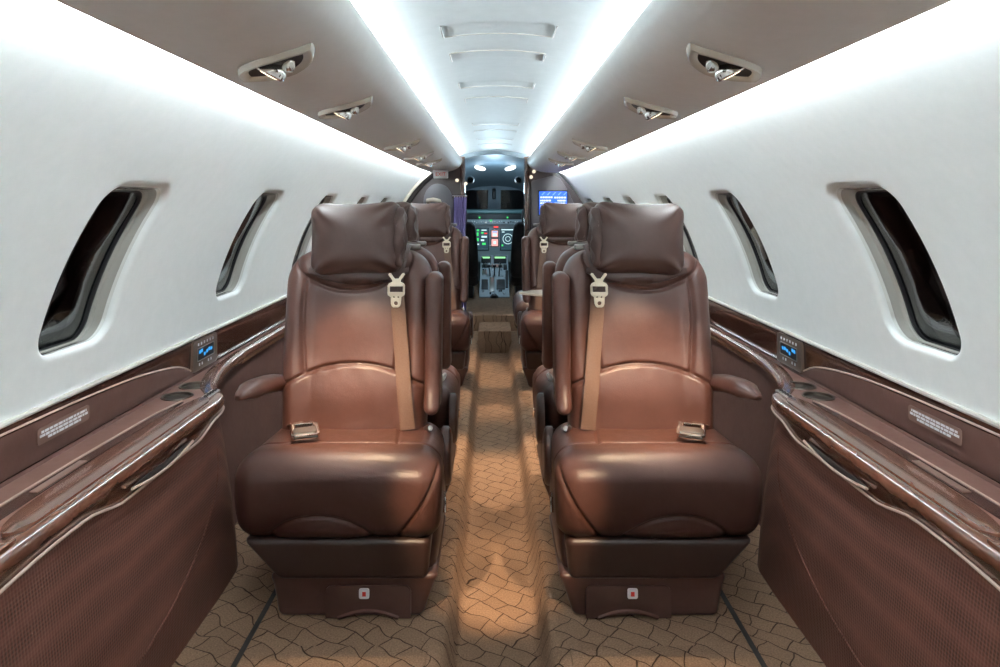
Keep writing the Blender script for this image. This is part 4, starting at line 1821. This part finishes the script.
for (x0, x1) in ((482, 490), (494.5, 505.5)):
    k_ = pd_plate(x0 - .8, 256.5, x1 + .8, 263.5, 'flight_computer', 'cockpit_black')
    pd_plate(x0, 257.5, x1, 262, 'lcd', 'lcd_green', .015, k_)
for (x0, y0, x1, y1, mt) in ((482, 265, 489, 268, 'cockpit_black'), (491, 265, 503, 268, 'nickel'), (503.5, 265, 507, 270, 'cockpit_black'), (481.5, 280, 488, 289.5, 'cockpit_black'),
                             (496.5, 280, 505, 289.5, 'cockpit_black'), (489.5, 278, 494.5, 292, 'nickel'), (505.5, 271, 508, 288, 'cockpit_black'), (482, 271, 487, 275, 'nickel')):
    pd_plate(x0, y0, x1, y1, 'control_panel', mt, .010)
for (px, dx) in ((490, -.012), (494.5, .0), (499, .012)):
    b0 = pd_pt(px, 276)
    mb = MB()
    mb.tube([b0, b0 + Vector((dx * .3, -.02, .06)), b0 + Vector((dx, -.035, .11))], [.008, .007, .007], 8)
    mb.rbox(tuple(b0 + Vector((dx, -.038, .120))), (.020, .012, .014), .008, None, .02, 4)
    mb.build('throttle_lever', 'cockpit_black', pd)
b0 = pd_pt(485, 268)
mb = MB()
mb.tube([b0, b0 + Vector((-.02, -.01, .07)), b0 + Vector((-.035, -.02, .13))], .006, 8)
mb.build('flap_lever', 'black', pd)
rng = random.Random(9)
for k in range(18):
    px, py = rng.uniform(482, 507), rng.choice((264.5, 270.5, 277, 291.5, 294))
    b0 = pd_pt(px, py)
    mb = MB()
    mb.lathe([(.008, 0), (.008, .016), (.006, .019), (0, .019)], 8, tuple(b0))
    mb.build('control_knob', rng.choice(('white', 'nickel', 'cockpit_black')), pd)
tag(pd, 'grey cockpit pedestal with levers and two green readouts between the pilot seats', 'control pedestal')

# pilots' seats seen from behind
for s in (-1, 1):
    r = empty('pilot_seat', (s * .405, 7.10, .245))
    mb = MB()

    def d_ps(P, N):
        t_ = (P[:, 2] + .31) / .62
        return np.stack([P[:, 0] * (1 - .18 * t_ ** 3), P[:, 1] - .10 * t_ + .03 * np.cos(P[:, 0] * 8), P[:, 2]], 1)
    mb.rbox((0, 0, .52), (.235, .065, .30), .06, d_ps, .04, 6)
    mb.build('backrest', 'sheepskin', r, sharp=180)
    mb = MB()
    mb.rbox((0, -.14, .875), (.12, .045, .085), .04, None, .03, 6)
    mb.build('headrest', 'sheepskin', r, sharp=180)
    mb = MB()
    mb.rbox((0, .22, .20), (.235, .24, .07), .05, None, .05, 5)
    mb.build('seat', 'sheepskin', r, sharp=180)
    mb = MB()
    mb.box(-.18, .18, .02, .40, 0, .14)
    mb.build('base', 'cockpit_black', r, bevel=.02)
    for e in (s,):
        mb = MB()
        mb.rbox((e * .245, .12, .40), (.025, .14, .028), .02, None, .04, 4)
        mb.build('armrest', 'cockpit_black', r)
    tag(r, 'dark pilot seat seen from behind through the doorway, %s of the pedestal' % ('left' if s < 0 else 'right'), 'seat', 'pilot seats')

for (x, y, z, e, c) in ((0, 7.2, 1.45, 4.0, (.55, .80, 1.0)), (0, 7.6, 1.05, 2.2, (.6, .85, 1.0))):
    ld = bpy.data.lights.new('cockpit_glow', 'POINT')
    ld.energy = e
    ld.color = c
    ld.shadow_soft_size = .06
    lo = bpy.data.objects.new('cockpit_glow', ld)
    COL.objects.link(lo)
    lo.location = (x, y, z)

# ------------------------------------------------------------------ world and view
w = bpy.data.worlds.new('World')
SC.world = w
w.use_nodes = True
w.node_tree.nodes['Background'].inputs['Color'].default_value = (.002, .002, .003, 1)
w.node_tree.nodes['Background'].inputs['Strength'].default_value = 1.0
SC.view_settings.view_transform = 'Standard'
SC.view_settings.look = 'None'
SC.view_settings.gamma = 1.0
SC.view_settings.use_curve_mapping = False
SC.view_settings.exposure = 1.35
SC.cycles.max_bounces = 12
SC.cycles.diffuse_bounces = 8
SC.cycles.sample_clamp_indirect = 6.0
